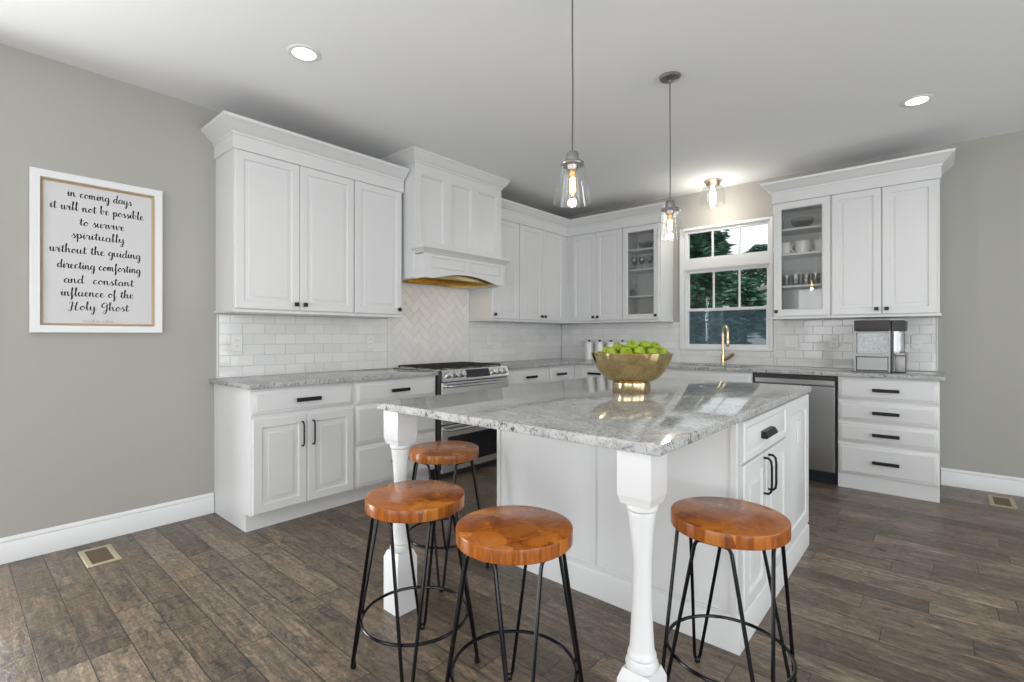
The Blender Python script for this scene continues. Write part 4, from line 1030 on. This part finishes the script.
# ---------------------------------------------------------------- floor registers
def register(label, x0, x1, y0, y1, ax):
    t = thing('floor_register', label, 'floor register', ((x0 + x1) / 2, (y0 + y1) / 2, 0), 0, 'tan floor registers'); a, b = (x1 - x0) / 2, (y1 - y0) / 2; fw_ = 0.026
    mb = MB()
    def rr2(i, z): return [(-a + i, -b + i, z), (a - i, -b + i, z), (a - i, b - i, z), (-a + i, b - i, z)]
    mb.rings([rr2(0, 0.0005), rr2(0, 0.003), rr2(0.004, 0.006), rr2(fw_ - 0.003, 0.006), rr2(fw_, 0.003), rr2(fw_, 0.0005)], False, False)
    mb.build('frame', M['beige'], t)
    g = MB(); g.box(-a + fw_, a - fw_, -b + fw_, b - fw_, 0.0006, 0.0016)
    L = 2 * ((a if ax == 'x' else b) - fw_); n = 16
    for k in range(n):
        c = -L / 2 + L * (k + 0.5) / n
        if ax == 'x': g.box(c - 0.0035, c + 0.0035, -b + fw_, b - fw_, 0.0016, 0.004)
        else: g.box(-a + fw_, a - fw_, c - 0.0035, c + 0.0035, 0.0016, 0.004)
    g.build('grille', M['registerdark'], t)
register('tan floor register below the framed quote', 0.13, 0.415, -4.825, -4.68, 'x')
register('tan floor register at the right wall edge of the picture', 4.02, 4.16, -0.43, -0.14, 'y')

# ---------------------------------------------------------------- worktop things
M['dsteel'] = mat('dark_brushed_steel', (0.30, 0.30, 0.30), 0.42, 1.0)
im = thing('ice_maker', 'steel countertop ice maker with clear side tank under the right cabinets', 'ice maker', (3.228, -0.50, CT))
mb = MB(); mb.box(0, 0.012, 0, 0.40, 0.008, 0.41); mb.box(0.220, 0.232, 0, 0.40, 0.008, 0.41); mb.box(0.012, 0.220, 0.36, 0.40, 0.008, 0.41); mb.box(0.012, 0.220, 0.02, 0.36, 0.008, 0.012); mb.box(0.012, 0.22, 0.004, 0.36, 0.128, 0.150)
mb.build('body', M['dsteel'], im)
MB().box(-0.001, 0.233, -0.003, 0.40, 0.328, 0.415, 0.006, 2).build('top_band', M['grey'], im)
MB().box(0.014, 0.218, 0.004, 0.009, 0.150, 0.328).build('window', M['glass'], im)
M['ice'] = mat('nugget_ice', (0.52, 0.58, 0.60), 0.35)
ib = MB(); rnd = random.Random(3)
for k in range(95):
    ix, iz = 0.026 + 0.18 * rnd.random(), 0.158 + 0.145 * rnd.random()
    ib.box(-0.010, 0.010, -0.010, 0.010, -0.008, 0.008, 0.003, M=Matrix.Translation((ix, 0.03 + 0.05 * rnd.random(), iz)) @ Matrix.Rotation(rnd.random() * 3, 4, (rnd.random() + .1, rnd.random(), rnd.random())))
ib.box(0.016, 0.216, 0.07, 0.30, 0.152, 0.31)
ice = ib.build('ice', M['ice'], im); ice['kind'] = 'stuff'
MB().box(0.016, 0.216, -0.004, 0.012, 0.018, 0.124, 0.004).build('front_panel', M['dsteel'], im)
MB().box(-0.012, 0.236, -0.03, 0.40, 0.0, 0.008).build('base', M['dark'], im)
MB().box(0.236, 0.322, 0.02, 0.36, 0.328, 0.412, 0.005).build('tank_lid', M['grey'], im)
mb = MB(); mb.box(0.240, 0.318, 0.022, 0.025, 0.16, 0.328); mb.box(0.240, 0.243, 0.025, 0.35, 0.16, 0.328); mb.box(0.315, 0.318, 0.025, 0.35, 0.16, 0.328); mb.box(0.240, 0.318, 0.35, 0.353, 0.16, 0.328)
mb.build('water_tank', M['shade'], im)
mb = MB(); mb.box(0.236, 0.258, 0.02, 0.36, 0.008, 0.16, 0.003); mb.box(0.258, 0.322, 0.02, 0.36, 0.008, 0.140, 0.010, 2); mb.box(0.258, 0.322, 0.016, 0.36, 0.140, 0.160, 0.003)
mb.build('tank_base', M['dsteel'], im)
MB().box(0.240, 0.252, 0.016, 0.0205, 0.012, 0.36).build('tank_rail', M['dark'], im)

can = thing('canister', 'white ceramic canister', 'canister', (0.50, -0.12, CT), 0, 'white canisters behind the gold bowl')
MB().lathe([(0.050, 0.0), (0.054, 0.004), (0.054, 0.196), (0.050, 0.200)], n=32).build('jar', M['ceramic'], can)
ld = MB().lathe([(0.053, 0.2005), (0.054, 0.205), (0.053, 0.214), (0.046, 0.218)], n=32).build('lid', M['ceramic'], can)
MB().lathe([(0.006, 0.217), (0.006, 0.224), (0.013, 0.228), (0.015, 0.235), (0.012, 0.242), (0.004, 0.244)], n=20).build('knob', M['dark'], ld)
can['label'] = 'first white canister from the corner, black knob on its lid'
for x, lab in ((0.648, 'second white canister from the corner, black knob on its lid'), (0.80, 'third white canister from the corner, mostly behind apples'), (0.952, 'fourth white canister from the corner, behind apples')):
    c = copy_tree(can); c.location.x = x; c['label'] = lab

# crockery behind the glass doors
def one(name, label, cat, prof, mname, loc, group=None, n=24):
    return tag(MB().lathe(prof, n=n).build(name, M[mname], sharp=50), label, cat, group), loc
def put(pair):
    o, loc = pair; o.location = loc; return o
BOWL = [(0.030, 0.0), (0.034, 0.003), (0.060, 0.030), (0.070, 0.058), (0.067, 0.058), (0.056, 0.030), (0.030, 0.006)]
GLS = [(0.028, 0.0), (0.031, 0.004), (0.036, 0.105), (0.0345, 0.105), (0.0295, 0.008)]
GOB = [(0.030, 0.0), (0.030, 0.003), (0.005, 0.008), (0.004, 0.060), (0.022, 0.075), (0.033, 0.105), (0.030, 0.150), (0.0285, 0.150), (0.031, 0.105), (0.020, 0.077), (0.004, 0.064)]
ZF = UB + 0.0205
def cup(label, loc, rz, grp):
    t = thing('mug', label, 'mug', loc, rz, grp)
    MB().lathe([(0.034, 0), (0.040, 0.004), (0.045, 0.03), (0.046, 0.098), (0.0435, 0.098), (0.042, 0.03), (0.034, 0.007)], n=28).build('cup', M['ceramic'], t)
    t.scale = (1.25, 1.25, 1.15)
    MB().tube([(-0.043, 0, 0.082), (-0.062, 0, 0.080), (-0.074, 0, 0.062), (-0.072, 0, 0.040), (-0.060, 0, 0.024), (-0.043, 0, 0.022)], 0.0055, 8).build('handle', M['ceramic'], t)
y_ = -0.17
put(one('bowl', 'white bowl on the floor of the left glass cabinet, left of two', 'bowl', BOWL, 'ceramic', (1.19, y_, ZF)))
put(one('bowl', 'white bowl on the floor of the left glass cabinet, right of two', 'bowl', BOWL, 'ceramic', (1.36, y_, ZF)))
put(one('glass_jar', 'small glass jar alone on the lowest shelf of the left glass cabinet', 'jar', [(0.026, 0), (0.03, 0.004), (0.03, 0.06), (0.022, 0.07), (0.022, 0.085), (0.0205, 0.085), (0.0205, 0.07), (0.028, 0.058), (0.028, 0.007)], 'shade', (1.125, -0.20, 1.6525)))
for k, x in enumerate((1.13, 1.225, 1.32, 1.405)):
    put(one('wine_glass', ('leftmost', 'second from left', 'third from left', 'rightmost')[k] + ' stemmed glass on the middle shelf of the left glass cabinet', 'glass', GOB, 'shade', (x, y_ - 0.01 * (k % 2), 1.9455), 'stemmed glasses in the left glass cabinet'))
put(one('glass_bowl', 'clear glass bowl on the top shelf of the left glass cabinet', 'bowl', [(0.03, 0), (0.035, 0.003), (0.075, 0.05), (0.085, 0.09), (0.082, 0.09), (0.07, 0.05), (0.03, 0.007)], 'shade', (1.27, y_, 2.1685)))
cup('leftmost white mug in the right glass cabinet, half hidden by the door frame', (2.655, y_, 1.9535), 0.0, 'white mugs in the right glass cabinet')
cup('white mug in the middle of the right glass cabinet', (2.805, -0.19, 1.9535), 0.0, 'white mugs in the right glass cabinet')
cup('rightmost white mug in the right glass cabinet', (2.955, y_, 1.9535), 0.0, 'white mugs in the right glass cabinet')
put(one('glass_pitcher', 'clear glass bowl on the top shelf of the right glass cabinet', 'bowl', [(0.03, 0), (0.035, 0.003), (0.085, 0.05), (0.095, 0.095), (0.092, 0.095), (0.08, 0.05), (0.03, 0.007)], 'shade', (2.80, y_, 2.1805)))
for k, x in enumerate((2.67, 2.75, 2.83, 2.91, 2.985)):
    put(one('tumbler', ('leftmost', 'second from left', 'middle', 'second from right', 'rightmost')[k] + ' clear tumbler on the lowest shelf of the right glass cabinet', 'glass', GLS, 'shade', (x, y_ - 0.02 * (k % 2), 1.6635), 'clear tumblers in the right glass cabinet'))
put(one('bowl', 'white shallow bowl on the floor of the right glass cabinet', 'bowl', [(0.03, 0), (0.034, 0.003), (0.062, 0.022), (0.07, 0.040), (0.067, 0.040), (0.058, 0.023), (0.03, 0.006)], 'ceramic', (2.70, y_, ZF)))
for k, x in enumerate((2.84, 2.95)):
    put(one('glass_dish', ('left', 'right')[k] + ' flat glass dish on the floor of the right glass cabinet', 'dish', [(0.044, 0), (0.047, 0.002), (0.052, 0.038), (0.050, 0.038), (0.044, 0.005)], 'shade', (x, y_, ZF)))

# ---------------------------------------------------------------- outside the kitchen window
o = MB().box(-30, 20, 0.2, 45, -0.62, -0.6).build('lawn', M['grass'], smooth=False); tag(o, 'mown lawn outside the window', 'lawn'); o['kind'] = 'stuff'
def conifer(label, x, y, h, r, mname, seed, nb=70, base_=0.5):
    rg = random.Random(seed); t = thing('evergreen_tree', label, 'tree', (x, y, -0.6), 0, 'evergreen trees outside the window')
    MB().lathe([(0.16, 0), (0.12, 0.5), (0.02, h * 0.97)], n=10).build('trunk', M['bark'], t)
    mb = MB(); bm = mb.bm
    for k in range(nb):
        u = (k + rg.random()) / nb; z = base_ + (h - base_) * u; L = r * (1 - u) ** 0.5 * rg.uniform(0.7, 1.1) + 0.12; a = k * 2.4 + rg.uniform(-0.3, 0.3)
        d_ = Vector((math.cos(a), math.sin(a), 0)); side_ = Vector((-d_.y, d_.x, 0))
        n = int(26 + 60 * L / max(r, 0.1))
        for q in range(n):
            s_ = rg.uniform(0.12, 1.0); wdt = L * 0.34 * (1.05 - s_ * 0.8)
            c = Vector((0, 0, z)) + d_ * (L * s_) + side_ * rg.gauss(0, wdt * 0.55) + Vector((0, 0, 0.10 * L * math.sin(s_ * 3) - 0.16 * L * s_ * s_ + rg.gauss(0, 0.06)))
            dr = (d_ + side_ * rg.uniform(-0.9, 0.9) + Vector((0, 0, rg.uniform(-0.45, 0.35)))).normalized(); ww = dr.cross(Vector((rg.uniform(-1, 1), rg.uniform(-1, 1), 1))).normalized()
            ln_, wd_ = rg.uniform(0.16, 0.34), rg.uniform(0.035, 0.075)
            vs = [bm.verts.new(c - dr * ln_ * 0.5), bm.verts.new(c + ww * wd_), bm.verts.new(c + dr * ln_ * 0.6), bm.verts.new(c - ww * wd_)]
            bm.faces.new(vs)
    me = bpy.data.meshes.new('foliage'); bm.to_mesh(me); bm.free(); me.materials.append(M[mname])
    f = bpy.data.objects.new('foliage', me); COL.objects.link(f); f.parent = t
    return t
conifer('tall dark evergreen at the left of the window view', -1.50, 8.6, 6.8, 1.40, 'needle', 1, 210)
conifer('dark evergreen in the middle of the window view', -2.15, 12.0, 5.25, 1.45, 'needle', 2, 180)
conifer('distant evergreen beyond the house at the right of the window view', -4.1, 25.5, 7.0, 3.2, 'needle', 3, 230, 1.0)
conifer('nearer evergreen whose drooping boughs cross the pale house', 0.42, 6.5, 3.0, 0.62, 'needle', 4, 22, 1.9)
conifer('small lighter green evergreen low at the left of the window view', -0.72, 5.4, 2.35, 0.45, 'needle_light', 5, 60, 0.35)
conifer('distant evergreen behind the others at the left', -7.6, 17.5, 8.6, 2.2, 'needle', 6, 120)
ho = thing('neighbor_house', 'pale grey lap-sided house behind the evergreens', 'house', (-0.15, 15.5, -0.6))
MB().prism([(-1.9, 0), (5.5, 0), (5.5, 3.3), (1.8, 4.5), (-1.9, 3.3)], 0, 6, 'y').build('walls', M['siding'], ho, smooth=False)
mb = MB(); mb.prism([(-2.3, 3.20), (1.8, 4.53), (5.9, 3.20), (5.9, 3.35), (1.8, 4.70), (-2.3, 3.35)], -0.35, 6.3, 'y'); mb.build('roof', M['roof'], ho, smooth=False)
wn_ = frame_bars(MB(), 'x', -0.04, 0.02, 0.6, 1.7, 1.2, 2.4, 0.08, 2, 2, 0.04).build('window', M['trim'], ho); MB().box(0.66, 1.64, -0.01, 0.0, 1.26, 2.34).build('pane', M['ovenglass'], wn_)
